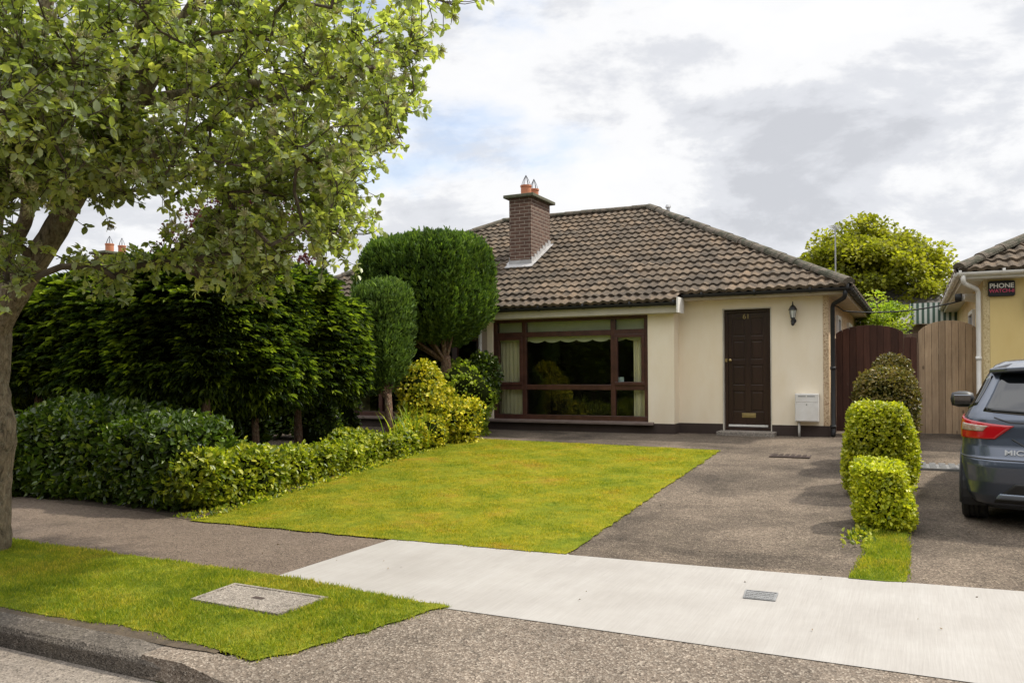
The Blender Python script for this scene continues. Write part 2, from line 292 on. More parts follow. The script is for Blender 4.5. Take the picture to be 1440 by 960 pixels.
def barkmat(name, c, c2, sc_=14):
    n = NT(name); co = n.co('World', (1, 1, 0.4)); f = n.noise(co, sc_ * 1.8, 9, 0.8, 0.5)
    col = n.ramp(f, [(0.36, tuple(x * .5 for x in c)), (0.48, c2), (0.62, tuple(x * 1.7 for x in c2))])
    lich = n.ramp(n.noise(n.co('World'), 16, 8, 0.85), [(0.52, 0.0), (0.64, 0.75)]); col = n.mix(lich, col, (0.34, 0.32, 0.23))
    n.set(Base_Color=col, Roughness=0.92, Specular_IOR_Level=0.2); n.bump(n.math('ADD', f, n.math('MULTIPLY', n.vor(co, sc_ * 2.2), 0.6)), 0.9, 0.03); return n.m
M_BARK = barkmat('whitebeam_bark', (0.07, 0.052, 0.032), (0.19, 0.15, 0.10))
M_BARK2 = barkmat('conifer_bark', (0.06, 0.035, 0.022), (0.15, 0.09, 0.06), 20)
M_TWIG = mat('twig', (0.055, 0.040, 0.028), (0.10, 0.075, 0.05), 20, 0.85, 0.2)

# ------------------------------------------------------------------ mesh helpers
def tag(o, label=None, cat=None, group=None, kind=None):
    if label: o['label'] = label
    if cat: o['category'] = cat
    if group: o['group'] = group
    if kind: o['kind'] = kind
    return o
def thing(name, loc, label, cat, group=None):
    o = bpy.data.objects.new(name, None); COL.objects.link(o); o.location = loc; o.empty_display_size = 0.2
    return tag(o, label, cat, group)
def wloc(o):
    v = Vector((0, 0, 0))
    while o is not None: v += o.location; o = o.parent
    return v
def link_mesh(name, me, m, parent, loc):
    o = bpy.data.objects.new(name, me); COL.objects.link(o); o.parent = parent
    if loc is not None: o.location = loc
    if m is not None: me.materials.append(m)
    return o
class MB:
    def __init__(s): s.v = []; s.f = []; s.r = []
    def add(s, vs, fs, rnd=None):
        k = len(s.v); s.v += [tuple(p) for p in vs]; s.f += [tuple(i + k for i in f) for f in fs]
        s.r += [random.random() if rnd is None else rnd] * len(vs); return s
    def box(s, x0, x1, y0, y1, z0, z1):
        x0, x1 = sorted((x0, x1)); y0, y1 = sorted((y0, y1)); z0, z1 = sorted((z0, z1))
        return s.add([(x0, y0, z0), (x1, y0, z0), (x1, y1, z0), (x0, y1, z0), (x0, y0, z1), (x1, y0, z1), (x1, y1, z1), (x0, y1, z1)],
              [(0, 3, 2, 1), (4, 5, 6, 7), (0, 1, 5, 4), (1, 2, 6, 5), (2, 3, 7, 6), (3, 0, 4, 7)])
    def tube(s, pts, rs, n=8, cap=True):
        pts = [Vector(p) for p in pts]; k = len(pts)
        if isinstance(rs, (int, float)): rs = [rs] * k
        ts = [(pts[min(i + 1, k - 1)] - pts[max(i - 1, 0)]).normalized() for i in range(k)]
        a = ts[0].orthogonal().normalized(); vs = []
        for i in range(k):
            a = (a - ts[i] * a.dot(ts[i])).normalized(); b = ts[i].cross(a)
            for j in range(n):
                t = 2 * math.pi * j / n; vs.append(pts[i] + (a * math.cos(t) + b * math.sin(t)) * rs[i])
        fs = [(i * n + j, i * n + (j + 1) % n, (i + 1) * n + (j + 1) % n, (i + 1) * n + j) for i in range(k - 1) for j in range(n)]
        if cap: fs += [tuple(reversed(range(n))), tuple(range((k - 1) * n, k * n))]
        return s.add(vs, fs)
    def lathe(s, c, prof, n=16, axis='z'):
        vs = []
        for r, h in prof:
            for j in range(n):
                t = 2 * math.pi * j / n; p = (r * math.cos(t), r * math.sin(t), h)
                if axis == 'y': p = (p[0], p[2], p[1])
                if axis == 'x': p = (p[2], p[0], p[1])
                vs.append((c[0] + p[0], c[1] + p[1], c[2] + p[2]))
        k = len(prof)
        fs = [(i * n + j, i * n + (j + 1) % n, (i + 1) * n + (j + 1) % n, (i + 1) * n + j) for i in range(k - 1) for j in range(n)]
        fs += [tuple(reversed(range(n))), tuple(range((k - 1) * n, k * n))]
        return s.add(vs, fs)
    def prism(s, poly, a0, a1, axis='y'):
        n = len(poly)
        def P(u, w, a): return {'y': (u, a, w), 'x': (a, u, w), 'z': (u, w, a)}[axis]
        vs = [P(u, w, a0) for u, w in poly] + [P(u, w, a1) for u, w in poly]
        return s.add(vs, [tuple(range(n)), tuple(reversed(range(n, 2 * n)))] + [(i, i + n, (i + 1) % n + n, (i + 1) % n) for i in range(n)])
    def build(s, name, m, parent=None, loc=None, smooth=False, bevel=0, uv=False, xf=None):
        org = wloc(parent) if parent is not None else (Vector(loc) if loc else Vector((0, 0, 0)))
        vs = [Vector(v) for v in s.v]
        if xf: vs = [xf(v) for v in vs]
        me = bpy.data.meshes.new(name); me.from_pydata([tuple(v - org) for v in vs], [], s.f); me.update()
        bm = bmesh.new(); bm.from_mesh(me); bmesh.ops.recalc_face_normals(bm, faces=bm.faces)
        bm.to_mesh(me); bm.free()
        at = me.attributes.new('rnd', 'FLOAT', 'POINT'); at.data.foreach_set('value', s.r)
        if smooth: me.polygons.foreach_set('use_smooth', [True] * len(me.polygons))
        if uv:
            ul = me.uv_layers.new(name='UVMap')
            for p in me.polygons:
                nx, ny, nz = map(abs, p.normal)
                for li in p.loop_indices:
                    c = me.vertices[me.loops[li].vertex_index].co + org
                    ul.data[li].uv = (c.x, c.z) if ny >= max(nx, nz) else ((c.y, c.z) if nx >= nz else (c.x, c.y))
        o = link_mesh(name, me, m, parent, None if parent is not None else org)
        if bevel:
            b = o.modifiers.new('bevel', 'BEVEL'); b.width = bevel; b.segments = 2; b.limit_method = 'ANGLE'
        return o
def npmesh(name, V, Fq, m, parent=None, rnd=None, smooth=False, loc=None):
    """V (n,3) world coordinates, Fq (k,c) polygons with c corners"""
    org = np.array(wloc(parent)) if parent is not None else np.array(loc if loc else (0, 0, 0), float)
    me = bpy.data.meshes.new(name); k, c = Fq.shape
    me.vertices.add(len(V)); me.vertices.foreach_set('co', (V - org).astype(np.float32).ravel())
    me.loops.add(k * c); me.loops.foreach_set('vertex_index', Fq.astype(np.int32).ravel())
    me.polygons.add(k); me.polygons.foreach_set('loop_start', np.arange(0, k * c, c, dtype=np.int32)); me.polygons.foreach_set('loop_total', np.full(k, c, dtype=np.int32))
    if smooth: me.polygons.foreach_set('use_smooth', np.ones(k, bool))
    me.update(calc_edges=True)
    if rnd is not None:
        at = me.attributes.new('rnd', 'FLOAT', 'POINT'); at.data.foreach_set('value', rnd.astype(np.float32))
    return link_mesh(name, me, m, parent, None if parent is not None else tuple(org))

def unit(a): return a / np.maximum(np.linalg.norm(a, axis=-1, keepdims=True), 1e-9)
def leaves(name, m, parent, P, D, size, width=0.5, curl=0.12, nup=None, rnd=None, fold=0.1, tri=False):
    """leaf-shaped faces: P base points, D axis directions, size length"""
    n = len(P); D = unit(D); ref = nup if nup is not None else RNG.normal(size=(n, 3))
    S = unit(np.cross(D, ref)); N = np.cross(S, D); size = np.broadcast_to(size, n).reshape(n, 1)
    w = size * width * 0.5
    if tri:
        V = np.stack([P - S * w, P + S * w, P + D * size + N * size * curl * RNG.normal(size=(n, 1))], 1)
        F = np.arange(n * 3).reshape(n, 3); k = 3
    else:
        f = size * fold
        V = np.stack([P, P + D * size * .34 - S * w + N * f, P + D * size * .72 - S * w * .85 + N * (f - size * curl * .4), P + D * size - N * size * curl,
                      P + D * size * .72 + S * w * .85 + N * (f - size * curl * .4), P + D * size * .34 + S * w + N * f], 1)
        b = np.arange(n).reshape(n, 1) * 6
        F = np.concatenate([b + np.array([[0, 1, 2, 3]]), b + np.array([[0, 3, 4, 5]])], 0); k = 6
    r = RNG.random(n) if rnd is None else rnd
    return npmesh(name, V.reshape(-1, 3), F, m, parent, np.repeat(r, k))
class Lump:
    def __init__(s, seed, amp, freq):
        g = np.random.default_rng(seed); s.k = g.normal(size=(9, 3)) * freq; s.p = g.random(9) * 6.28; s.a = amp
    def __call__(s, X): return s.a * np.sin(X @ s.k.T + s.p).sum(-1) / 3.0
def blob_points(n, c, r, e, lump=None, zmin=-1.0):
    """points and outward normals on a rounded box / ellipsoid (exponent e)"""
    r = np.array(r, float); c = np.array(c, float)
    ar = np.array([r[1] * r[2], r[0] * r[2], r[0] * r[1]]); ax = RNG.choice(3, n, p=ar / ar.sum())
    q = RNG.uniform(-1, 1, (n, 3)); q[np.arange(n), ax] = RNG.choice([-1, 1], n)
    q /= (np.abs(q) ** e).sum(-1, keepdims=True) ** (1 / e)
    q = q[q[:, 2] > zmin]
    N = unit(np.sign(q) * np.abs(q) ** (e - 1) / r); P = c + q * r
    if lump is not None: P = P + N * lump(P)[:, None]
    return P, N
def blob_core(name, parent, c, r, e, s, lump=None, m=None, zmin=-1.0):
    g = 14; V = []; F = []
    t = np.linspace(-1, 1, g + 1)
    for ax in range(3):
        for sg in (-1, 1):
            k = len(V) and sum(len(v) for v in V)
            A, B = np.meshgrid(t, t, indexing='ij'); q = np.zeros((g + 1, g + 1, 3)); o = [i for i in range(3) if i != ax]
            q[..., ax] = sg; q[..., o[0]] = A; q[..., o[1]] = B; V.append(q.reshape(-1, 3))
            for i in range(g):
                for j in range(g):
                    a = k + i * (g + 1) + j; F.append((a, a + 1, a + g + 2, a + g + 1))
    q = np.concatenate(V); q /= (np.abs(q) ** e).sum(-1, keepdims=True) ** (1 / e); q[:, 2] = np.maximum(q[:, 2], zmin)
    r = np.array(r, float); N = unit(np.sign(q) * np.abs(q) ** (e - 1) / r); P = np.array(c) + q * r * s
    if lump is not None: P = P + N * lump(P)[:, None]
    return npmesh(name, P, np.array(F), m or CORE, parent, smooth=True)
def clipped(name, parent, m, c, r, e, n, size, width, mode='out', seed=1, amp=0.03, freq=3.0, zmin=-1.0, core=0.86, part='foliage', depth=0.12, upm=0.0, spread=0.8, leafs=3):
    """a clipped shrub or hedge: leafy skin over a dark twiggy inside"""
    lump = Lump(seed, amp, freq); P, N = blob_points(n, c, r, e, lump, zmin); k = len(P)
    P = np.repeat(P, leafs, 0); N = np.repeat(N, leafs, 0); n2 = len(P)
    inn = -np.abs(RNG.normal(size=(n2, 1))) * depth * min(r); P = P + N * inn + RNG.normal(size=(n2, 3)) * size * 0.35
    D = N + RNG.normal(size=(n2, 3)) * spread; D[:, 2] += upm
    sz = size * RNG.uniform(0.65, 1.3, n2)
    rr = np.clip(np.repeat(RNG.random(k), leafs) * 0.6 + RNG.random(n2) * 0.4, 0, 1)
    D = unit(D)
    o = leaves(part, m, parent, P - D * sz[:, None] * 0.3, D, sz, width, 0.12, N + RNG.normal(size=(n2, 3)) * 0.5, rr)
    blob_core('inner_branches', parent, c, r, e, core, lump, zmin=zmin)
    return o

# ------------------------------------------------------------------ ground
def gz(x, y):
    if y <= 3.03: return -0.11
    t = 0.0
    if y < 4.46 and x > -3.4:
        k = min(1, (x + 3.4) / 0.5); t = -0.095 * k * (4.46 - y) / 1.44
    if y > 6.3: t = 0.32 * min(1, (y - 6.3) / 7.4)
    return t
def sheet(name, poly, off, m, step=None, kind='structure', zf=None, thick=0.0, ext=None):
    bm = bmesh.new(); vs = [bm.verts.new((x, y, 0)) for x, y in poly]; bm.faces.new(vs)
    xs = [p[0] for p in poly]; ys = [p[1] for p in poly]
    cuts = [('y', v) for v in (3.02, 3.04, 4.46, 6.3, 13.7)] + [('x', v) for v in (-3.4, -3.15, -2.9)]
    if step:
        cuts += [('x', v) for v in np.arange(math.floor(min(xs)) + .013, max(xs), step)] + [('y', v) for v in np.arange(math.floor(min(ys)) + .017, max(ys), step)]
    for ax, v in cuts:
        co, no = ((v, 0, 0), (1, 0, 0)) if ax == 'x' else ((0, v, 0), (0, 1, 0))
        bmesh.ops.bisect_plane(bm, geom=bm.verts[:] + bm.edges[:] + bm.faces[:], plane_co=co, plane_no=no)
    f = zf or gz
    for v in bm.verts: v.co.z = f(v.co.x, v.co.y) + off
    if thick:
        r_ = bmesh.ops.extrude_face_region(bm, geom=bm.faces[:])
        for v in [g for g in r_['geom'] if isinstance(g, bmesh.types.BMVert)]: v.co.z -= thick
    bmesh.ops.recalc_face_normals(bm, faces=bm.faces)
    if not thick:
        for fa in bm.faces:
            if fa.normal.z < 0: fa.normal_flip()
    me = bpy.data.meshes.new(name); bm.to_mesh(me); bm.free()
    return tag(link_mesh(name, me, m, None, None), kind=kind)
def ragged(poly, amp, step=.11):
    out = []; g = np.random.default_rng(5)
    for i in range(len(poly)):
        a = np.array(poly[i]); b = np.array(poly[(i + 1) % len(poly)]); L = np.linalg.norm(b - a); k = max(1, int(L / step)) if L < 14 else 1; nn = np.array([-(b - a)[1], (b - a)[0]]) / L
        for j in range(k): out.append(tuple(a + (b - a) * j / k + nn * (g.normal() * amp if j else 0)))
    return out
sheet('ground', [(-700, -700), (700, -700), (700, 900), (-700, 900)], -0.03, M_EARTH)
sheet('road', [(-120, -3.6), (120, -3.6), (120, 3.02), (-120, 3.02)], -0.012, M_ROAD)
sheet('far_pavement', [(-120, -5.6), (120, -5.6), (120, -3.6), (-120, -3.6)], 0.1, M_FOOT)
sheet('footpath', [(-60, 4.4), (-4.15, 4.4), (-4.12, 6.32), (-60, 6.32)], -0.006, M_FOOT, 1.5)
sheet('concrete_path', [(-4.20, 4.58), (-3.5, 4.53), (-2.67, 4.44), (14, 4.44), (14, 6.42), (0.66, 6.36), (-0.3, 6.28), (-1.6, 6.18), (-2.5, 6.13), (-2.6, 6.25), (-4.17, 6.12)], 0.0, M_PATH, 1.5)
sheet('verge_edge_soil', [(-60, 3.19), (-3.6, 3.19), (-3.36, 3.22), (-3.4, 4.2), (-3.5, 4.4), (-60, 4.4)], 0.002, M_SOIL, 0.5)
VG = ragged([(-9.0, 3.27), (-6.5, 3.30), (-5.0, 3.26), (-4.2, 3.33), (-3.5, 3.27), (-3.16, 3.28), (-2.72, 4.38), (-2.63, 4.47), (-4.2, 4.62), (-9.0, 4.62)], .014)
sheet('verge_turf', VG + [(-60, 4.62), (-60, 3.25)], 0.006, M_VERGE, 0.5)
sheet('driveway_apron', [(-3.7, 3.02), (14, 3.02), (14, 4.52), (-2.9, 4.52), (-3.2, 3.9), (-3.3, 3.25), (-3.7, 3.2)], -0.004, M_APRON, 0.5)
sheet('driveway', [(-3.3, 6.1), (-0.30, 6.2), (-0.30, 13.7), (-0.9, 16.8), (-3.2, 16.8), (-3.0, 12.4)], -0.006, M_DRIVE, 1.0)
sheet('house_path', [(-8.4, 12.3), (-2.5, 12.2), (-2.5, 15.5), (-8.4, 15.5)], -0.002, M_DRIVE, 1.0)
sheet('neighbouring_driveway', [(-0.12, 6.2), (3.6, 6.3), (3.6, 13.7), (3.6, 16.8), (-1.0, 16.8), (-0.12, 13.7)], -0.009, M_DRIVE, 1.0)
LAWN = [(-6.55, 5.97), (-4.17, 6.04), (-2.53, 6.13), (-2.56, 9.0), (-2.60, 12.35), (-7.4, 12.75), (-7.15, 10.5), (-6.75, 8.0)]
LAWN = ragged(LAWN, .012)
sheet('lawn_turf', LAWN, 0.006, M_LAWN, 1.0)
sheet('flower_bed_soil', [(-7.6, 6.2), (-6.5, 6.0), (-6.7, 8.0), (-7.1, 10.5), (-7.3, 13.2), (-9.0, 14.2), (-9.0, 6.2)], -0.002, M_SOIL, 1.0)
sheet('strip_turf', ragged([(-0.42, 6.25), (-0.05, 6.31), (-0.04, 7.0), (-0.10, 7.8), (-0.02, 9.0), (0.0, 13.0), (-0.34, 13.0), (-0.40, 9.0), (-.43, 7.8), (-.34, 7.0)], .02), 0.004, M_VERGE, 1.0)
sheet('neighbouring_garden_soil', [(-14.5, 6.35), (-9.0, 6.35), (-9.0, 14.2), (-14.5, 14.2)], -0.004, M_SOIL, 1.0)

def in_poly(X, Y, poly):
    c = np.zeros(len(X), bool); n = len(poly)
    for i in range(n):
        x1, y1 = poly[i]; x2, y2 = poly[(i + 1) % n]
        m_ = ((y1 > Y) != (y2 > Y)) & (X < (x2 - x1) * (Y - y1) / (y2 - y1 + 1e-12) + x1); c ^= m_
    return c
GZ = np.vectorize(gz)
def grass(name, poly, n, h, m, label, holes=(), wob=0.018):
    xs = [p[0] for p in poly]; ys = [p[1] for p in poly]
    X = RNG.uniform(min(xs), max(xs), n); Y = RNG.uniform(min(ys), max(ys), n)
    k = in_poly(X + RNG.normal(size=n) * wob, Y + RNG.normal(size=n) * wob, poly)
    for hp in holes: k &= ~in_poly(X + RNG.normal(size=n) * 0.012, Y + RNG.normal(size=n) * 0.012, hp)
    X, Y = X[k], Y[k]; n = len(X); P = np.stack([X, Y, GZ(X, Y)], 1)
    tuft = 0.5 + 0.5 * np.sin(X * 5.1 + np.sin(Y * 3.7)) * np.sin(Y * 6.3 + 1.3 * np.sin(X * 2.9))
    D = RNG.normal(size=(n, 3)) * 0.5; D[:, 2] = 1.0
    o = leaves(name, m, None, P, D, h * RNG.uniform(0.5, 1.2, n) * (0.75 + 0.5 * tuft), 0.24, 0.25, tri=True)
    return tag(o, label, 'grass', kind='stuff')
MAN = [(-4.25, 3.87), (-4.28, 4.29), (-3.45, 4.28), (-3.49, 3.85)]
VERGE = [(-8.5, 3.24), (-3.5, 3.24), (-3.12, 3.25), (-2.74, 4.4), (-2.66, 4.46), (-4.2, 4.6), (-8.5, 4.6)]
grass('lawn_grass', LAWN, 260000, 0.024, M_LAWNB, 'short yellowing green grass of the front lawn')
grass('verge_grass', VG, 150000, 0.03, M_VERGEB, 'bright green grass of the roadside verge', [MAN])
grass('strip_grass', [(-0.42, 6.26), (-0.05, 6.31), (-0.02, 7.0), (-0.08, 8.1), (-0.42, 8.1), (-0.34, 7.0)], 14000, 0.03, M_VERGEB, 'small grass patch between the two driveways')

# kerb stones with a dropped end
kb = MB(); prof = lambda x: [(3.02, -0.16), (3.02, -0.035 + 0.0), (3.045, -0.005), (3.2, 0.004), (3.2, -0.16)]
xs = [-60, -30, -16, -10.3] + [-10.3 + 0.915 * i for i in range(1, 7)] + [-4.2, -3.9, -3.6, -3.35, -3.1, -2.9]
rows = []
for x in xs:
    d = 0 if x < -3.7 else 0.085 * min(1, (x + 3.7) / 0.7); w = 0 if x < -3.7 else 0.13 * min(1, (x + 3.7) / 0.7) ** 2
    rows.append([(x, y + w + RNG.normal() * 0.002, max(-0.16, z - d * (z > -0.1))) for y, z in prof(x)])
vs = [p for r_ in rows for p in r_]; fs = []
for i in range(len(xs) - 1):
    for j in range(4): fs.append((i * 5 + j, i * 5 + j + 1, (i + 1) * 5 + j + 1, (i + 1) * 5 + j))
fs += [(0, 1, 2, 3, 4), tuple((len(xs) - 1) * 5 + j for j in (4, 3, 2, 1, 0))]
kb.add(vs, fs); tag(kb.build('kerb', M_KERB, bevel=0.006), kind='structure')
# covers in the ground
def cover(name, poly, z, m, label, cat, bars=None):
    cx = sum(p[0] for p in poly) / 4; cy = sum(p[1] for p in poly) / 4; root = thing(name, (cx, cy, z), label, cat)
    a, b, c, d = [Vector((*p, 0)) for p in poly]                    # a->b one side, a->d other
    def P(u, v): return a.lerp(d, u).lerp(b.lerp(c, u), v)
    fr = MB()
    for (u0, u1, v0, v1) in ((0, 1, 0, .06), (0, 1, .94, 1), (0, .04, .06, .94), (.96, 1, .06, .94)):
        q = [P(u0, v0), P(u1, v0), P(u1, v1), P(u0, v1)]; fr.prism([(p.x, p.y) for p in q], z - 0.03, z + 0.008, 'z')
    fr.build('frame', m, root)
    lid = MB(); q = [P(.04, .06), P(.96, .06), P(.96, .94), P(.04, .94)]; lid.prism([(p.x, p.y) for p in q], z - 0.03, z + 0.003, 'z')
    if bars:
        nu, nv = bars
        for i in range(nu):
            for j in range(nv):
                u0 = .06 + .88 * i / nu; v0 = .09 + .82 * j / nv; q = [P(u0, v0), P(u0 + .6 / nu, v0), P(u0 + .6 / nu, v0 + .55 / nv), P(u0, v0 + .55 / nv)]
                lid.prism([(p.x, p.y) for p in q], z + 0.003, z + 0.009, 'z')
    else:
        q = [P(.45, .47), P(.56, .47), P(.56, .56), P(.45, .56)]
    lid.build('lid', m, root)
    if not bars: MB().prism([(p.x, p.y) for p in q], z + 0.003, z + 0.006, 'z').build('lifting_hole', M_PLINTH, root)
    return root
cover('manhole_cover', MAN, 0.012, M_SLAB, 'square weathered concrete inspection cover set in the grass verge', 'manhole cover')
M_GRATE = mat('grey_cast_iron', (0.15, 0.15, 0.15), (0.22, 0.22, 0.22), 12, 0.55, 0.3)
cover('water_meter_cover', [(-1.0, 5.43), (-1.02, 5.63), (-0.81, 5.64), (-0.80, 5.44)], 0.0, M_GRATE, 'small grey rectangular cover in the pale concrete path', 'utility cover', (7, 4))
cover('drain_cover', [(0.04, 11.35), (0.03, 12.2), (0.66, 12.2), (0.67, 11.35)], gz(0, 11.7) - .004, M_GRATE, 'grey metal drain cover in the driveway beside the car', 'drain cover', (5, 8))
cover('flat_drain_cover', [(-1.82, 11.9), (-1.84, 12.45), (-1.3, 12.45), (-1.28, 11.9)], gz(0, 12.1) - .006, M_PLINTH, 'dark flat cover in the driveway in front of the white meter box', 'drain cover', (6, 3))

# ------------------------------------------------------------------ roofs
GY, PITCH = 0.26, math.atan(0.53)
SP, CP = math.sin(PITCH), math.cos(PITCH)
RIDGE_Y, RUN = 19.1, 4.72
def tiled(name, O, U, V, L, rows, clips, m, parent, wave=0.165, fine=6):
    """tiled slope: O eave corner, U along the eave, V horizontal towards the ridge"""
    U = np.array(U, float); V = np.array(V, float); Z = np.array([0, 0, 1.]); S = V * CP + Z * SP; N = -V * SP + Z * CP
    nu = int(L / wave * fine) + 1; u = np.arange(nu) * wave / fine; ph = (u / wave) % 1
    w = 0.025 * np.where(ph < 0.62, np.sin(np.pi * ph / 0.62) ** 0.8, -0.25 * np.sin(np.pi * (ph - 0.62) / 0.38))
    g = GY / CP; VV = []
    for k in range(rows):
        jt = np.repeat(RNG.normal(size=nu // fine + 2) * 0.0035, fine)[:nu]
        for s_, lift in (((0 - .028, -.02),) if k == 0 else ()) + ((k * g - 0.03, 0.030), (k * g - 0.028, 0.041), ((k + 1) * g - 0.03, 0.004)):
            VV.append(np.array(O) + u[:, None] * U + (s_ + (jt[:, None] if lift > .01 else 0)) * S + (w + lift + jt)[:, None] * N)
    A = np.concatenate(VV); nr = len(VV)
    i, j = np.meshgrid(np.arange(nr - 1), np.arange(nu - 1), indexing='ij'); a = (i * nu + j).ravel()
    F = np.stack([a, a + 1, a + nu + 1, a + nu], 1)
    o = npmesh(name, A, F, m, parent)
    org = wloc(parent); bm = bmesh.new(); bm.from_mesh(o.data)
    for co, no in clips:
        bmesh.ops.bisect_plane(bm, geom=bm.verts[:] + bm.edges[:] + bm.faces[:], plane_co=Vector(co) - org, plane_no=no, clear_outer=True)
    bm.to_mesh(o.data); bm.free(); o.data.polygons.foreach_set('use_smooth', [False] * len(o.data.polygons)); return o
def caps(mb, a, b, r=0.095, seg=0.42):
    a, b = Vector(a), Vector(b); n = max(1, int((b - a).length / seg)); d = (b - a) / n; t = d.normalized()
    side = t.cross(Vector((0, 0, 1))).normalized(); upv = side.cross(t)
    for k in range(n):
        p0 = a + d * k; p1 = a + d * (k + 1.04); rr = r * random.uniform(0.95, 1.06); dz = random.uniform(-.006, .006); vs = []
        for p, q in ((p0, rr * 1.06), (p1, rr * 0.96)):
            for i in range(9):
                th = math.pi * (i / 8) * 1.1 - 0.05 * math.pi; vs.append(p + side * math.cos(th) * q * 1.1 + upv * (math.sin(th) * q * 0.85 + dz - 0.02))
        mb.add(vs, [(i, i + 1, i + 10, i + 9) for i in range(8)] + [tuple(reversed(range(9))), tuple(range(9, 18))])

def text_mesh(s, size, depth, m, parent, name, mtx, cx=True, bold=0.0):
    cu_ = bpy.data.curves.new('txt', 'FONT'); cu_.body = s; cu_.size = size; cu_.extrude = depth; cu_.offset = bold
    cu_.align_x = 'CENTER' if cx else 'LEFT'; cu_.align_y = 'CENTER'
    to = bpy.data.objects.new('txt', cu_); COL.objects.link(to); bpy.context.view_layer.update()
    me = bpy.data.meshes.new_from_object(to.evaluated_get(bpy.context.evaluated_depsgraph_get())); bpy.data.objects.remove(to)
    me.name = name; me.transform(mtx); me.materials.clear()
    if parent is not None: me.transform(Matrix.Translation(-wloc(parent)))
    return link_mesh(name, me, m, parent, None)

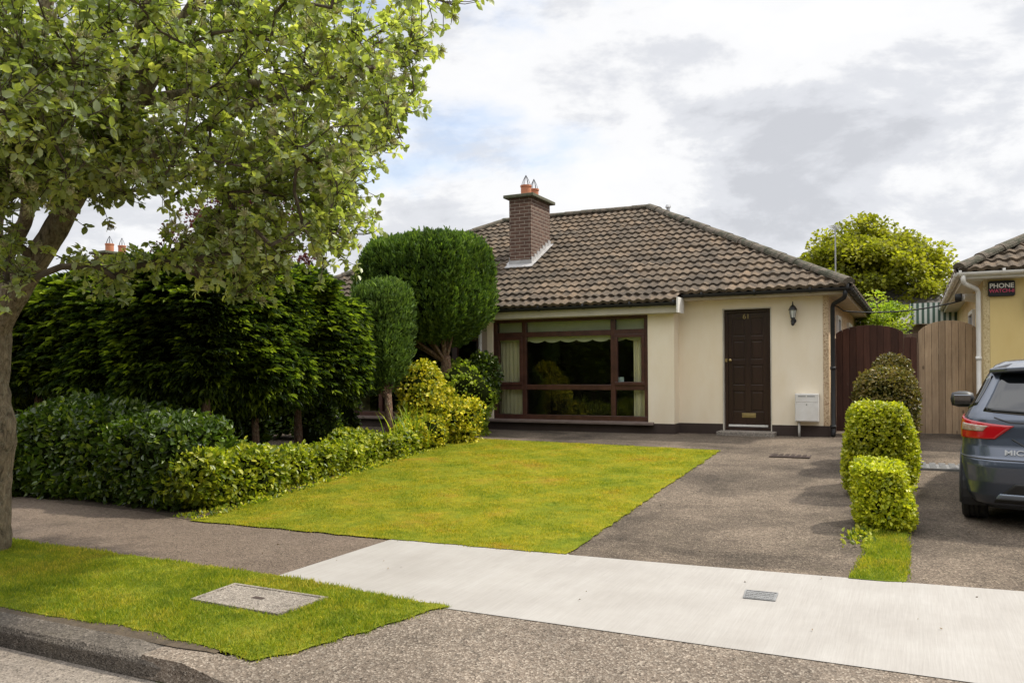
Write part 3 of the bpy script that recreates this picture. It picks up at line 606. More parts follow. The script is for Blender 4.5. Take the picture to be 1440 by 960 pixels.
def bungalow(XC, label, mR, mL, gut, detail, dz=0.0, rough=M_ROUGH):
    """a semi-detached pair; local x is mirrored for the left dwelling (s=-1)"""
    B = thing('semi_detached_bungalow', (XC, 19.1, 0.32 + dz), label, 'house', 'semi-detached bungalows along the road')
    G = 0.32 + dz
    Z = lambda z: z + dz
    for s, mw in ((1, mR), (-1, mL)):
        X = lambda x: XC + s * x
        det = detail if isinstance(detail, bool) else s in detail
        w = MB()
        # door wall (with door opening 4.55..5.40), set back; window wall 14.4 with opening 0.12..3.3
        w.box(X(3.77), X(4.575), 14.75, 15.0, Z(.5), Z(2.75)); w.box(X(5.385), X(6.24), 14.75, 15.0, Z(.5), Z(2.75)); w.box(X(4.575), X(5.385), 14.75, 15.0, Z(2.53), Z(2.75))
        w.box(X(3.29), X(3.77), 14.4, 15.0, Z(.5), Z(2.62)); w.box(X(0.0), X(0.12), 14.4, 15.0, Z(.5), Z(2.62)); w.box(X(0.12), X(3.29), 14.4, 14.9, Z(2.47), Z(2.62))
        w.build('wall', mw, B)
        w = MB(); w.box(X(6.242), X(6.33), 14.752, 15.0, Z(.5), Z(2.80)); w.box(X(6.10), X(6.33), 15.0, 23.45, Z(.5), Z(2.80)) ; w.build('roughcast_wall', rough, B)
        MB().box(X(0), X(6.1), 23.2, 23.45, G, Z(2.8)).build('rear_wall', rough, B)
        p = MB(); p.box(X(3.78), X(4.56), 14.74, 15.0, 0.1, Z(.499)); p.box(X(5.40), X(6.335), 14.74, 15.0, 0.1, Z(.499)); p.box(X(0), X(3.78), 14.388, 15.0, 0.1, Z(.499)); p.box(X(6.1), X(6.338), 15.0, 23.45, .1, Z(.499))
        p.build('plinth', M_PLINTH, B)
        # window
        W = MB(); y0, y1 = 14.44, 14.53
        x0, x1, z0, z1 = .121, 3.289, Z(.52), Z(2.469)
        m1, m2, t1, t2 = .79, 2.61, Z(2.17), Z(1.15)
        W.box(X(x0), X(x1), y0, y1, z0, z0 + .1); W.box(X(x0), X(x1), y0, y1, z1 - .06, z1)
        W.box(X(x0), X(x0 + .08), y0, y1, z0 + .1, z1 - .06); W.box(X(x1 - .08), X(x1), y0, y1, z0 + .1, z1 - .06)
        for m_ in (m1, m2): W.box(X(m_ - .045), X(m_ + .045), y0, y1, z0 + .1, z1 - .06)
        for a, b in ((x0 + .08, m1 - .045), (m1 + .045, m2 - .045), (m2 + .045, x1 - .08)):
            for t in (t1, t2): W.box(X(a), X(b), y0 + .003, y1 - .003, t - .05, t + .05)
        fr = W.build('window', M_FRAME, B, bevel=.006)
        for a, b in ((x0 + .08, m1 - .045), (m2 + .045, x1 - .08)):          # opening sashes
            S_ = MB(); q0, q1 = y0 - .018, y0 + .04
            S_.box(X(a - .01), X(b + .01), q0, q1, t2 + .04, t2 + .1); S_.box(X(a - .01), X(b + .01), q0, q1, t1 - .1, t1 - .04)
            S_.box(X(a - .01), X(a + .05), q0, q1, t2 + .1, t1 - .1); S_.box(X(b - .05), X(b + .01), q0, q1, t2 + .1, t1 - .1)
            S_.build('sash', M_FRAME, fr, bevel=.006)
        for a, b in ((x0 + .075, m1 - .04), (m1 + .04, m2 - .04), (m2 + .04, x1 - .075)):
            for c, d in ((z0 + .095, t2 - .045), (t2 + .045, t1 - .045), (t1 + .045, z1 - .055)):
                MB().box(X(a), X(b), 14.484, 14.489, c, d).build('pane', M_GLASS, fr)
        MB().prism([(14.30, Z(.47)), (14.30, Z(.505)), (14.44, Z(.53)), (14.54, Z(.53)), (14.54, Z(.475))], X(.04), X(3.40), 'x').build('window_sill', mat('brown_sill', (0.12, 0.085, 0.07), (0.16, 0.12, 0.10), 8, .7, .2), fr, bevel=.005)
        # room behind
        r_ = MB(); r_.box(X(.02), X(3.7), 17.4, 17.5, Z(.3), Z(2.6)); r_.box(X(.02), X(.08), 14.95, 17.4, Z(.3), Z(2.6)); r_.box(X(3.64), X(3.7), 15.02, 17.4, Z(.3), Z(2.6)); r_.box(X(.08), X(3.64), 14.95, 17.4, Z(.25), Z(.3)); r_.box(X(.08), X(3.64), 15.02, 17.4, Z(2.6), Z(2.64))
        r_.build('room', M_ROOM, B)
        # door
        D = MB(); y = 14.86
        D.box(X(4.576), X(4.635), y - .02, y + .1, Z(.44), Z(2.529)); D.box(X(5.325), X(5.384), y - .02, y + .1, Z(.44), Z(2.529)); D.box(X(4.635), X(5.325), y - .02, y + .1, Z(2.47), Z(2.529)); D.box(X(4.576), X(5.384), y - .03, y + .1, Z(.36), Z(.44))
        d = D.build('front_door', M_DOOR, B, bevel=.004)
        L_ = MB(); L_.box(X(4.636), X(5.324), y + .012, y + .055, Z(.445), Z(2.465))
        for st in ((4.636, 4.715), (4.93, 5.03), (5.245, 5.324)): L_.box(X(st[0]), X(st[1]), y, y + .012, Z(.445), Z(2.465))
        zr = [(.445, .72), (1.085, 1.19), (1.545, 1.645), (1.98, 2.06), (2.37, 2.465)]
        for c in ((4.715, 4.93), (5.03, 5.245)):
            for a, b in zr: L_.box(X(c[0]), X(c[1]), y, y + .012, Z(a), Z(b))
            for k in range(4):
                a, b = zr[k][1] + .028, zr[k + 1][0] - .028
                L_.prism([(X(c[0] + .026), Z(a)), (X(c[1] - .026), Z(a)), (X(c[1] - .026), Z(b)), (X(c[0] + .026), Z(b))], y + .003, y + .012)
        L_.build('door_leaf', M_DOOR, d, bevel=.005)
        L2 = MB(); L2.box(X(4.87), X(5.11), y - .006, y, Z(.61), Z(.69)); L2.box(X(4.90), X(5.08), y - .012, y - .006, Z(.625), Z(.665)); L2.build('letterbox', M_BRASS, d, bevel=.003)
        K = MB(); K.lathe((X(4.68), y - .05, Z(1.63)), [(.014, .05), (.012, .02), (.026, .012), (.03, 0), (.02, -.012)], 12, 'y'); K.build('door_knob', M_BRASS, d, smooth=True)
        MB().box(X(4.585), X(4.625), y - .032, y - .02, Z(1.6), Z(1.66)).build('door_lock', M_BRASS, d, bevel=.003)
        MB().box(X(4.64), X(5.32), y - .025, y - .001, Z(.45), Z(.485)).build('weather_bar', M_WHITE, d, bevel=.003)
        if det and s == 1 and detail is not True:
            pass
        if XC == -7.6 and s == 1:
            text_mesh('61', .125, .004, M_BRASS, d, 'house_number', Matrix.Translation((X(4.955), y - .006, Z(2.40))) @ Matrix.Rotation(R(90), 4, 'X'))
        rv = MB(); rv.box(X(4.560), X(4.577), 14.735, 14.86, Z(.34), Z(2.53)); rv.box(X(5.383), X(5.40), 14.735, 14.86, Z(.34), Z(2.53)); rv.box(X(4.56), X(5.40), 14.735, 14.86, Z(2.528), Z(2.546)); rv.build('door_reveal', M_FASCIA, B)
        st = MB().box(X(4.5), X(5.48), 14.42, 14.87, .2, Z(.385)); st.build('doorstep', M_SLAB, B, bevel=.012)
        # roof edge: fascia, soffit, gutters
        f = MB(); f.box(X(0), X(3.93), 14.2, 14.225, Z(2.48), Z(2.66)); f.box(X(0), X(3.905), 14.225, 14.4, Z(2.47), Z(2.485)); f.build('fascia', M_FASCIA, B)
        MB().box(X(3.905), X(3.935), 14.08, 14.5, Z(2.47), Z(2.74)).build('box_end', M_WHITE, B)
        f = MB(); f.box(X(3.94), X(6.62), 14.46, 14.482, Z(2.70), Z(2.80)); f.box(X(3.94), X(6.60), 14.482, 14.75, Z(2.70), Z(2.715))
        f.box(X(6.60), X(6.622), 14.482, 23.7, Z(2.68), Z(2.80)); f.box(X(6.33), X(6.60), 14.75, 23.7, Z(2.69), Z(2.704)); f.build('eaves_board', M_SOFFIT if gut is M_BLACK else M_WHITE, B)
        def half(mb, a, b, r=.055):
            a, b = Vector(a), Vector(b); t = (b - a).normalized(); sd_ = t.cross(Vector((0, 0, 1))); vs = []
            for p in (a, b):
                for rr in (r, r - .006):
                    for i in range(9):
                        th = math.pi + math.pi * i / 8; vs.append(p + sd_ * math.cos(th) * rr + Vector((0, 0, math.sin(th) * rr)))
            fs = []
            for i in range(8): fs += [(i, i + 1, i + 19, i + 18), (i + 9, i + 27, i + 28, i + 10)]
            fs += [(0, 18, 27, 9), (8, 17, 35, 26), tuple(range(9)) + tuple(range(17, 8, -1)), tuple(range(18, 27)) + tuple(range(35, 26, -1))]
            mb.add(vs, fs)
            L = (b - a).length
            for k in range(int(L / .9) + 1):
                p = a + t * min(L - .05, .35 + .9 * k); mb.tube([p - t * .02, p + t * .02], r + .008, 12)
        g = MB(); half(g, (X(0), 14.13, Z(2.655)), (X(3.9), 14.13, Z(2.655))); half(g, (X(3.93), 14.40, Z(2.795)), (X(6.71), 14.40, Z(2.795))); half(g, (X(6.68), 14.42, Z(2.79)), (X(6.68), 23.6, Z(2.79)))
        g.build('gutter', gut, B, smooth=False)
        dp = MB(); dp.tube([(X(6.62), 14.40, Z(2.76)), (X(6.62), 14.40, Z(2.68)), (X(6.60), 14.44, Z(2.63)), (X(6.42), 14.66, Z(2.55)), (X(6.40), 14.69, Z(2.50)), (X(6.40), 14.69, G + .1), (X(6.40), 14.64, G + .02)], .036, 10)
        for z in (G + .15, Z(1.45)): dp.tube([(X(6.40), 14.69, z), (X(6.40), 14.69, z + .05)], .045, 10)
        dp.build('downpipe', gut, B, smooth=True)
    # wall pipe at the party line
    MB().tube([(XC - .13, 14.35, G), (XC - .13, 14.35, Z(2.5))], .035, 8).build('party_downpipe', M_WHITE, B, smooth=True)
    # roof
    ze = Z(2.83); hx = 6.68; y0 = 14.38; rx = hx - RUN; zr_ = ze + RUN * math.tan(PITCH)
    rf = tiled('roof', (XC - hx, y0, ze), (1, 0, 0), (0, 1, 0), 2 * hx, 19, [((XC + hx, y0, 0), Vector((1, 1, 0)).normalized()), ((XC - hx, y0, 0), Vector((-1, 1, 0)).normalized()), ((0, RIDGE_Y, 0), (0, 1, 0))], M_TILE, B)
    tiled('lower_roof_course', (XC - 3.93, y0 - GY, ze - GY * math.tan(PITCH)), (1, 0, 0), (0, 1, 0), 7.86, 1, [((XC + 3.93, 0, 0), (1, 0, 0))], M_TILE, rf)
    tiled('roof_side', (XC + hx, y0, ze), (0, 1, 0), (-1, 0, 0), 2 * RUN, 19, [((XC + hx, y0, 0), Vector((-1, -1, 0)).normalized()), ((XC + hx, y0 + 2 * RUN, 0), Vector((-1, 1, 0)).normalized()), ((XC + rx, 0, 0), (-1, 0, 0))], M_TILE, rf)
    tiled('roof_side', (XC - hx, y0 + 2 * RUN, ze), (0, -1, 0), (1, 0, 0), 2 * RUN, 19, [((XC - hx, y0, 0), Vector((1, -1, 0)).normalized()), ((XC - hx, y0 + 2 * RUN, 0), Vector((1, 1, 0)).normalized()), ((XC - rx, 0, 0), (1, 0, 0))], M_TILE, rf)
    yb = y0 + 2 * RUN
    MB().add([(XC - hx, yb, ze), (XC + hx, yb, ze), (XC + rx, RIDGE_Y, zr_), (XC - rx, RIDGE_Y, zr_)], [(0, 1, 2, 3)]).build('rear_roof_slope', M_TILE, rf)
    u = MB()                                                          # roof felt just under the tiles
    o_ = -.02; u.add([(XC - hx, y0, ze + o_), (XC + hx, y0, ze + o_), (XC + rx, RIDGE_Y, zr_ + o_), (XC - rx, RIDGE_Y, zr_ + o_), (XC + hx, yb, ze + o_), (XC - hx, yb, ze + o_)], [(0, 1, 2, 3), (1, 4, 2), (5, 0, 3), (5, 4, 1, 0)]); u.build('roof_felt', M_PLINTH, rf)
    c = MB(); caps(c, (XC - rx, RIDGE_Y, zr_ + .05), (XC + rx, RIDGE_Y, zr_ + .05))
    for sx, sy in ((1, y0), (-1, y0), (1, yb), (-1, yb)): caps(c, (XC + sx * hx, sy, ze + .06), (XC + sx * rx, RIDGE_Y, zr_ + .04), .10)
    c.build('ridge_tiles', M_RIDGE, rf)
    # chimney
    cx0, cx1, cy0, cy1, ct = XC - .30, XC + .22, 16.05, 17.08, Z(5.22)
    ch = MB().box(cx0, cx1, cy0, cy1, Z(3.5), ct); ch = ch.build('chimney', M_BRICK, B, uv=True)
    MB().box(cx0 - .1, cx1 + .1, cy0 - .1, cy1 + .1, ct, ct + .07).build('chimney_cap', M_CAP, ch, bevel=.012)
    zf = lambda y: ze + (y - y0) * math.tan(PITCH)
    fl = MB(); fl.box(cx0 - .012, cx1 + .012, cy0 - .014, cy0 + .01, zf(cy0) - .02, zf(cy0) + .15)
    fl.add([(cx0 - .05, cy0 - .16, zf(cy0 - .16) + .075), (cx1 + .08, cy0 - .16, zf(cy0 - .16) + .075), (cx1 + .08, cy0, zf(cy0) + .075), (cx0 - .05, cy0, zf(cy0) + .075), (cx0 - .05, cy0 - .16, zf(cy0 - .16) + .06), (cx1 + .08, cy0 - .16, zf(cy0 - .16) + .06), (cx1 + .08, cy0, zf(cy0) + .06), (cx0 - .05, cy0, zf(cy0) + .06)], [(0, 1, 2, 3), (4, 7, 6, 5), (0, 4, 5, 1), (1, 5, 6, 2), (2, 6, 7, 3), (3, 7, 4, 0)])
    for sx in (cx1, cx0):
        for k in range(7):
            ya = cy0 + k * .148; fl.box(sx - .014, sx + .014, ya, ya + .147, zf(ya) + .04, zf(ya) + .20 + .02)
        a, b = (sx, sx + .09) if sx > XC else (sx - .09, sx)
        fl.add([(a, cy0, zf(cy0) + .078), (b, cy0, zf(cy0) + .07), (b, cy1, zf(cy1) + .07), (a, cy1, zf(cy1) + .078)], [(0, 1, 2, 3)])
    fl.build('flashing', M_LEAD, ch)
    for py, rr in ((cy0 + .32, .115), (cy0 + .74, .105)):
        px_ = (cx0 + cx1) / 2
        MB().lathe((px_, py, ct + .07), [(rr, 0), (rr, .22), (rr + .012, .225), (rr + .012, .26), (rr - .02, .262), (rr - .02, .1)], 20).build('chimney_pot', M_POT, ch, smooth=False)
        k = MB()
        for j in range(6):
            t = j * math.pi / 3 + .3; k.tube([(px_ + math.cos(t) * rr, py + math.sin(t) * rr, ct + .29), (px_ + math.cos(t) * rr * .55, py + math.sin(t) * rr * .55, ct + .44), (px_, py, ct + .56)], .0055, 5)
        k.tube([(px_ + math.cos(t) * rr * 1.02, py + math.sin(t) * rr * 1.02, ct + .32) for t in np.linspace(0, 6.283, 13)], .005, 5)
        k.build('wire_cowl', M_IRON, ch)
    MB().tube([(XC + rx + .42, RIDGE_Y + .1, zr_ - .1), (XC + rx + .42, RIDGE_Y + .1, zr_ - .01), (XC + rx + .42, RIDGE_Y + .1, zr_ + .0), (XC + rx + .42, RIDGE_Y + .1, zr_ + .06)], [.04, .04, .07, .05], 10).build('roof_vent', M_STEEL, rf)
    return B
HA = bungalow(-7.6, 'cream bungalow with brown framed window, brick chimney and door numbered 61', M_CREAM, M_DULL, M_BLACK, (1, -1))
HB = bungalow(7.33, 'pale yellow bungalow with white gutter behind the parked car', M_YELLOW, M_YELLOW, M_WHITE, (-1,), 0.14, M_ROUGHY)
HC = bungalow(-21.1, 'bungalow mostly hidden behind the dark conifers, two orange chimney pots showing', M_DULL, M_DULL, M_BLACK, False, -.28)

# side windows on the facing gable sides
def side_window(B, x, y0, y1, z0, z1, s):
    f = MB(); f.box(x, x + s * .05, y0, y0 + .07, z0, z1); f.box(x, x + s * .05, y1 - .07, y1, z0, z1); f.box(x, x + s * .05, y0 + .07, y1 - .07, z0, z0 + .07); f.box(x, x + s * .05, y0 + .07, y1 - .07, z1 - .07, z1)
    o = f.build('side_window', M_WHITE, B, bevel=.004); MB().box(x + s * .006, x + s * .016, y0 + .07, y1 - .07, z0 + .07, z1 - .07).build('pane', mat('dark_side_glass', (0.05, 0.055, 0.06), None, rough=.05, bump=0), o)
side_window(HA, -1.272, 16.2, 16.9, 1.5, 2.45, 1); side_window(HA, -1.272, 19.0, 20.2, 1.3, 2.45, 1)
side_window(HB, 1.002, 16.6, 17.8, 1.35, 2.5, -1)

# things on the walls
ln = thing('wall_lantern', (-1.83, 14.75, 2.22), 'black carriage lantern on the cream wall beside the front door', 'wall lamp', 'wall lanterns')
def lantern(ln, x, z, yw=14.75):
    y = yw - .11
    m = MB(); m.lathe((x, yw - .012, z + .07), [(.045, .012), (.045, -.004), (.02, -.02)], 14, 'y'); m.tube([(x, yw - .02, z + .06), (x, yw - .07, z + .02), (x, y, z + .05), (x, y, z + .12)], .012, 8); m.lathe((x, y, z + .02), [(.005, -.04), (.028, -.02), (.03, .01), (.014, .04), (.02, .07), (.04, .10)], 12)
    m.build('bracket', M_IRON, ln, smooth=True)
    g = MB(); g.lathe((x, y, z), [(.034, .125), (.056, .25)], 6); g.build('lamp_glass', M_LAMPGLASS, ln)
    c = MB(); c.lathe((x, y, z), [(.038, .11), (.038, .125)], 6); c.lathe((x, y, z), [(.075, .25), (.07, .262), (.045, .31), (.02, .335), (.01, .345), (.012, .36), (.004, .40)], 6)
    for j in range(6):
        t = j * math.pi / 3; c.tube([(x + .036 * math.cos(t), y + .036 * math.sin(t), z + .12), (x + .058 * math.cos(t), y + .058 * math.sin(t), z + .252)], .004, 5)
    c.build('lamp_cage', M_IRON, ln)
lantern(ln, -1.83, 2.22)
ln2 = thing('wall_lantern', (1.62, 14.75, 2.25), 'black lantern on the yellow wall at the right edge', 'wall lamp', 'wall lanterns'); lantern(ln2, 1.62, 2.25)
mb_ = thing('meter_box', (-1.61, 14.75, .575), 'white gas meter box on the cream wall right of the door', 'meter box')
MB().box(-1.80, -1.42, 14.58, 14.75, .575, 1.05).build('case', M_WHITE, mb_, bevel=.008)
MB().box(-1.785, -1.435, 14.572, 14.58, .59, .895).build('lower_door', M_WHITE, mb_, bevel=.004)
v_ = MB().box(-1.785, -1.435, 14.572, 14.58, .903, 1.04)
v_.build('upper_panel', M_WHITE, mb_, bevel=.004)
v_ = MB()
for a in (-1.745, -1.60):
    for k in range(7): v_.box(a + k * .0175, a + k * .0175 + .012, 14.569, 14.572, .995, 1.018)
v_.build('vent_slots', mat('slot_grey', (.25, .25, .25), None, bump=0), mb_)
MB().lathe((-1.61, 14.568, .865), [(.012, 0), (.010, .006)], 10, 'y').build('lock', M_STEEL, mb_)
MB().tube([(-1.745, 14.68, .32), (-1.745, 14.68, .58)], .02, 8).build('service_pipe', M_WHITE, mb_, smooth=True)
ab = thing('alarm_box', (1.245, 14.75, 2.6), 'black alarm box reading PHONE WATCH on the yellow wall', 'alarm box')
pl_ = []
for (qx, qz, a0) in ((1.395, 2.78, 0), (1.095, 2.78, 90), (1.095, 2.60, 180), (1.395, 2.60, 270)):
    for k in range(5): t = R(a0 + 22.5 * k); pl_.append((qx + .03 * math.cos(t), qz + .03 * math.sin(t)))
MB().prism(pl_, 14.69, 14.75).build('case', M_BLACK, ab, bevel=.01)
T = lambda x, y, z: Matrix.Translation((x, y, z)) @ Matrix.Rotation(R(90), 4, 'X')
text_mesh('PHONE', .098, .002, M_WHITE, ab, 'upper_lettering', T(1.245, 14.687, 2.73), bold=.003)
text_mesh('WATCH-ii', .075, .002, mat('magenta_lettering', (.55, .06, .13), None, bump=0), ab, 'lower_lettering', T(1.245, 14.687, 2.652), bold=.002)
fl = thing('flood_lamp', (1.0, 15.6, 2.66), 'white tubular lamp with black end under the yellow house eaves', 'lamp')
MB().tube([(.99, 15.4, 2.60), (.72, 15.05, 2.60)], [.075, .055], 14).build('lamp_body', M_WHITE, fl, smooth=False); MB().tube([(.72, 15.05, 2.60), (.63, 15.067, 2.60)], [.062, .062], 14).build('lamp_hood', M_BLACK, fl); MB().tube([(.95, 15.36, 2.6), (1.0, 15.4, 2.6)], .03, 8).build('bracket', M_IRON, fl)
cb = MB(); pts = [(-1.27 + 2.27 * t, 15.35 + .25 * t, 2.50 + .16 * t - .14 * 4 * t * (1 - t) + (.07 if t < .05 else 0)) for t in np.linspace(0, 1, 24)]; cb.tube(pts, .012, 6)
tag(cb.build('cable', M_BLACK, loc=(-1.27, 15.35, 2.5), smooth=True), 'black cable strung between the cream and yellow houses', 'cable')
# curtains and blind in the front window
def curtain(x0, x1, z0, z1, label, flare=0.0):
    n = 60; rows = 10; V = []
    for j in range(rows):
        t = j / (rows - 1)
        for i in range(n):
            u = i / (n - 1); x = x0 + (x1 - x0) * u + flare * t * t * (u - .2) * .5; y = 14.64 + .028 * math.sin(u * (x1 - x0) * 78 + .6 * math.sin(t * 3 + u * 5)) + .015 * math.sin(u * 9 + t * 2)
            V.append((x, y, z1 + (z0 - z1) * t))
    F = [(j * n + i, j * n + i + 1, (j + 1) * n + i + 1, (j + 1) * n + i) for j in range(rows - 1) for i in range(n - 1)]
    o = npmesh('curtain', np.array(V), np.array(F), M_CURT, smooth=True, loc=((x0 + x1) / 2, 14.64, z0)); tag(o, label, 'curtain', 'curtains in the front window')
curtain(-7.42, -6.86, .6, 2.3, 'cream pleated curtain at the left side of the brown window')
curtain(-4.66, -4.33, .6, 2.3, 'cream pleated curtain at the right side of the brown window')
bl = thing('roller_blind', (-5.9, 14.6, 2.1), 'pale green roller blind with scalloped hem inside the brown window', 'blind')
MB().box(-7.42, -4.34, 14.595, 14.603, 2.12, 2.46).build('blind_cloth', M_BLIND, bl)
V = []; n = 180
for i in range(n):
    x = -7.42 + 3.08 * i / (n - 1); d = abs(math.sin((x + 7.42) / .33 * math.pi)) ** .7; V += [(x, 14.58, 2.13), (x, 14.58, 2.055 - .045 * d)]
npmesh('scalloped_hem', np.array(V), np.array([(2 * i, 2 * i + 2, 2 * i + 3, 2 * i + 1) for i in range(n - 1)]), M_SCAL, bl)
tag(MB().box(-4.93, -4.80, 14.503, 14.506, 1.25, 1.34).build('notice_card', mat('card', (.55, .68, .72), None, bump=0), loc=(-4.87, 14.5, 1.25)), 'small pale blue card in the right window pane', 'card')

# ------------------------------------------------------------------ gates and background buildings
def boards(name, parent, m, x0, x1, y, zb, top, w=.125, t=.022):
    mb = MB(); x = x0
    while x < x1 - .02:
        xe = min(x + w * random.uniform(.93, 1.05), x1); k = 4; a, b = x + .002, xe - .002
        poly = [(a, zb), (b, zb)] + [(a + (b - a) * (1 - i / k), top(a + (b - a) * (1 - i / k))) for i in range(k + 1)]
        mb.prism(poly, y - t / 2 + random.uniform(-.003, .003), y + t / 2); x = xe
    o = mb.build(name, m, parent, bevel=.003); k = 24; bk = MB()
    bk.prism([(x0 + .01, zb + .01), (x1 - .01, zb + .01)] + [(x1 - .01 - (x1 - x0 - .02) * i / k, top(x1 - .01 - (x1 - x0 - .02) * i / k) - .03) for i in range(k + 1)], y + .016, y + .020)
    bk.build('backing_sheet', M_PLINTH, parent); return o
def arch(x0, x1, zs, rise, e=2.0): return lambda x: zs + rise * max(0, 1 - abs((2 * x - x0 - x1) / (x1 - x0)) ** e) ** (1 / e * 1.0)
rg = thing('side_gate', (-.65, 15.6, .32), 'dark red stained arched wooden gate between the houses', 'gate')
boards('gate_boards', rg, M_REDWOOD, -1.22, -.14, 15.55, .36, arch(-1.26, -.10, 2.0, .22), .11)
MB().box(-1.235, -1.225, 15.5, 15.62, .33, 2.0).box(-1.20, -.15, 15.565, 15.60, .6, .7).box(-1.20, -.15, 15.565, 15.60, 1.7, 1.8).build('gate_rails', M_REDWOOD, rg)
rp = thing('fence_panel', (0, 15.5, .32), 'narrow dark red round-topped panel between the two gates', 'fence panel')
boards('panel_boards', rp, M_REDWOOD, -.135, .07, 15.52, .34, arch(-.16, .09, 1.90, .10, 2.6), .1)
MB().box(.0725, .087, 15.5, 15.56, .33, 1.9).build('panel_post', M_OLDWOOD, rp)
pg = thing('side_gate', (.5, 15.6, .32), 'light pine arched wooden gate beside the yellow house', 'gate')
boards('gate_boards', pg, M_PINE, .09, .985, 15.55, .36, arch(.05, 1.03, 1.95, .31, 2.1), .1)
MB().box(.12, .96, 15.565, 15.60, .6, .7).box(.12, .96, 15.565, 15.60, 1.7, 1.8).build('gate_rails', M_PINE, pg)
dv = thing('low_divider', (.03, 12.4, .25), 'thin low concrete divider between the driveways behind the bronze shrub', 'divider wall'); MB().box(.0, .05, 12.0, 15.4, .2, .78).build('panel', M_KERB, dv, bevel=.01); MB().box(-.01, .06, 11.93, 12.0, .18, .84).build('end_post', M_SLAB, dv, bevel=.015)
sh = thing('lean_to_shed', (.3, 24, .32), 'lean-to with green and white striped corrugated roof behind the gates', 'shed')
co_ = MB(); V = []; n = 90
for i in range(n):
    x = -.05 + 1.8 * i / (n - 1); y_ = .03 * math.sin(i * 2 * math.pi / 6); V += [(x, 23.0 + y_, 2.60), (x, 23.9 + y_, 3.05), (x, 23.0 + y_, 2.60 - .0)]
fs = []
for i in range(n - 1): fs.append((i * 3, i * 3 + 3, i * 3 + 4, i * 3 + 1))
ns = NT('striped_corrugated'); wv = ns.t.nodes.new('ShaderNodeTexWave'); ns.t.links.new(ns.co('World'), wv.inputs[0]); wv.inputs['Scale'].default_value = 2.6; ns.set(Base_Color=ns.ramp(wv.outputs['Fac'], [(.45, (.06, .11, .08)), (.55, (.6, .62, .58))]), Roughness=.6)
co_.add(V, fs).build('corrugated_roof', ns.m, sh)
MB().box(-.02, 1.8, 23.15, 25, .32, 2.55).build('shed_wall', M_OLDWOOD, sh)
fs_ = MB().prism([(-.05, 2.56), (1.75, 2.56), (1.75, 3.08), (-.05, 3.08)], 22.98, 23.0)
fs_.build('striped_front', ns.m, sh)
bh = thing('rear_building', (-1, 27, .32), 'dark roofed outbuilding with white window frames beyond the gates', 'building')
w = MB(); w.box(-3.2, .6, 26, 30, .32, 2.55); w.build('wall', mat('dark_wall', (.06, .055, .05), (.1, .09, .08), 6, .9), bh)
w = MB(); w.prism([(25.8, 2.9), (28, 3.95), (30.2, 2.9)], -3.3, .75, 'x'); w.build('roof', mat('slate_dark', (.075, .065, .06), (.11, .10, .09), 12, .85, .4), bh)
MB().box(-3.3, .75, 25.78, 25.83, 2.72, 2.95).build('fascia', M_WHITE, bh)
w = MB()
for x in (-1.6, -.85, -.35, .15): w.box(x, x + .09, 25.93, 25.99, 1.2, 2.7)
w.box(-3, .6, 25.93, 25.99, 2.55, 2.7); w.build('window_frame', M_WHITE, bh)
tf = thing('rear_fence', (-.5, 21, .32), 'old grey brown board fence behind the red gate', 'fence'); boards('fence_boards', tf, M_OLDWOOD, -1.1, .9, 21, .32, lambda x: 2.25, .14)
ta = thing('television_aerial', (-2.6, 21.5, 3.0), 'thin grey television aerial pole above the roof corner', 'aerial')
AX, AY = -1.75, 22.4
MB().tube([(AX, AY, 3.0), (AX, AY, 5.12)], .017, 8).build('mast', M_STEEL, ta); 
w = MB(); w.tube([(AX - .02, AY - .4, 5.05), (AX + .02, AY + .4, 5.05)], .008, 5)
for k in range(7): w.tube([(AX - .13, AY - .36 + .12 * k, 5.05), (AX + .13, AY - .36 + .12 * k, 5.05)], .005, 5)
w.build('antenna', M_STEEL, ta)

# ------------------------------------------------------------------ trees
def np_tubes(name, m, parent, segs, n=5):
    """segs: list of (p0, p1, r0, r1)"""
    A = np.array([s[0] for s in segs]); B = np.array([s[1] for s in segs]); ra = np.array([s[2] for s in segs])[:, None]; rb = np.array([s[3] for s in segs])[:, None]
    T = unit(B - A); ref = np.where(np.abs(T[:, 2:3]) > .9, np.array([[1., 0, 0]]), np.array([[0, 0, 1.]])); U = unit(np.cross(T, ref)); W = np.cross(T, U); V = []
    for j in range(n):
        t = 2 * math.pi * j / n; V.append(A - T * ra * .3 + (U * math.cos(t) + W * math.sin(t)) * ra)
    for j in range(n):
        t = 2 * math.pi * j / n; V.append(B + T * rb * .3 + (U * math.cos(t) + W * math.sin(t)) * rb)
    V = np.stack(V, 1); b = np.arange(len(segs))[:, None] * 2 * n
    F = np.concatenate([b + np.array([[j, (j + 1) % n, n + (j + 1) % n, n + j]]) for j in range(n)], 0)
    return npmesh(name, V.reshape(-1, 3), F, m, parent, smooth=True)
def limb(mb, pts, r0, r1, n=12):
    P = [Vector(p) for p in pts]; Q = []
    for i in range(len(P) - 1):
        a, b, c, d = P[max(i - 1, 0)], P[i], P[i + 1], P[min(i + 2, len(P) - 1)]
        for k in range(5):
            t = k / 5; Q.append(0.5 * ((2 * b) + (c - a) * t + (2 * a - 5 * b + 4 * c - d) * t * t + (3 * b - a - 3 * c + d) * t ** 3))
    Q.append(P[-1]); k = len(Q); rs = [(r0 + (r1 - r0) * i / (k - 1)) * (1 + random.uniform(-.05, .05)) for i in range(k)]
    mb.tube(Q, rs, n); return [(tuple(q), r) for q, r in zip(Q, rs)]
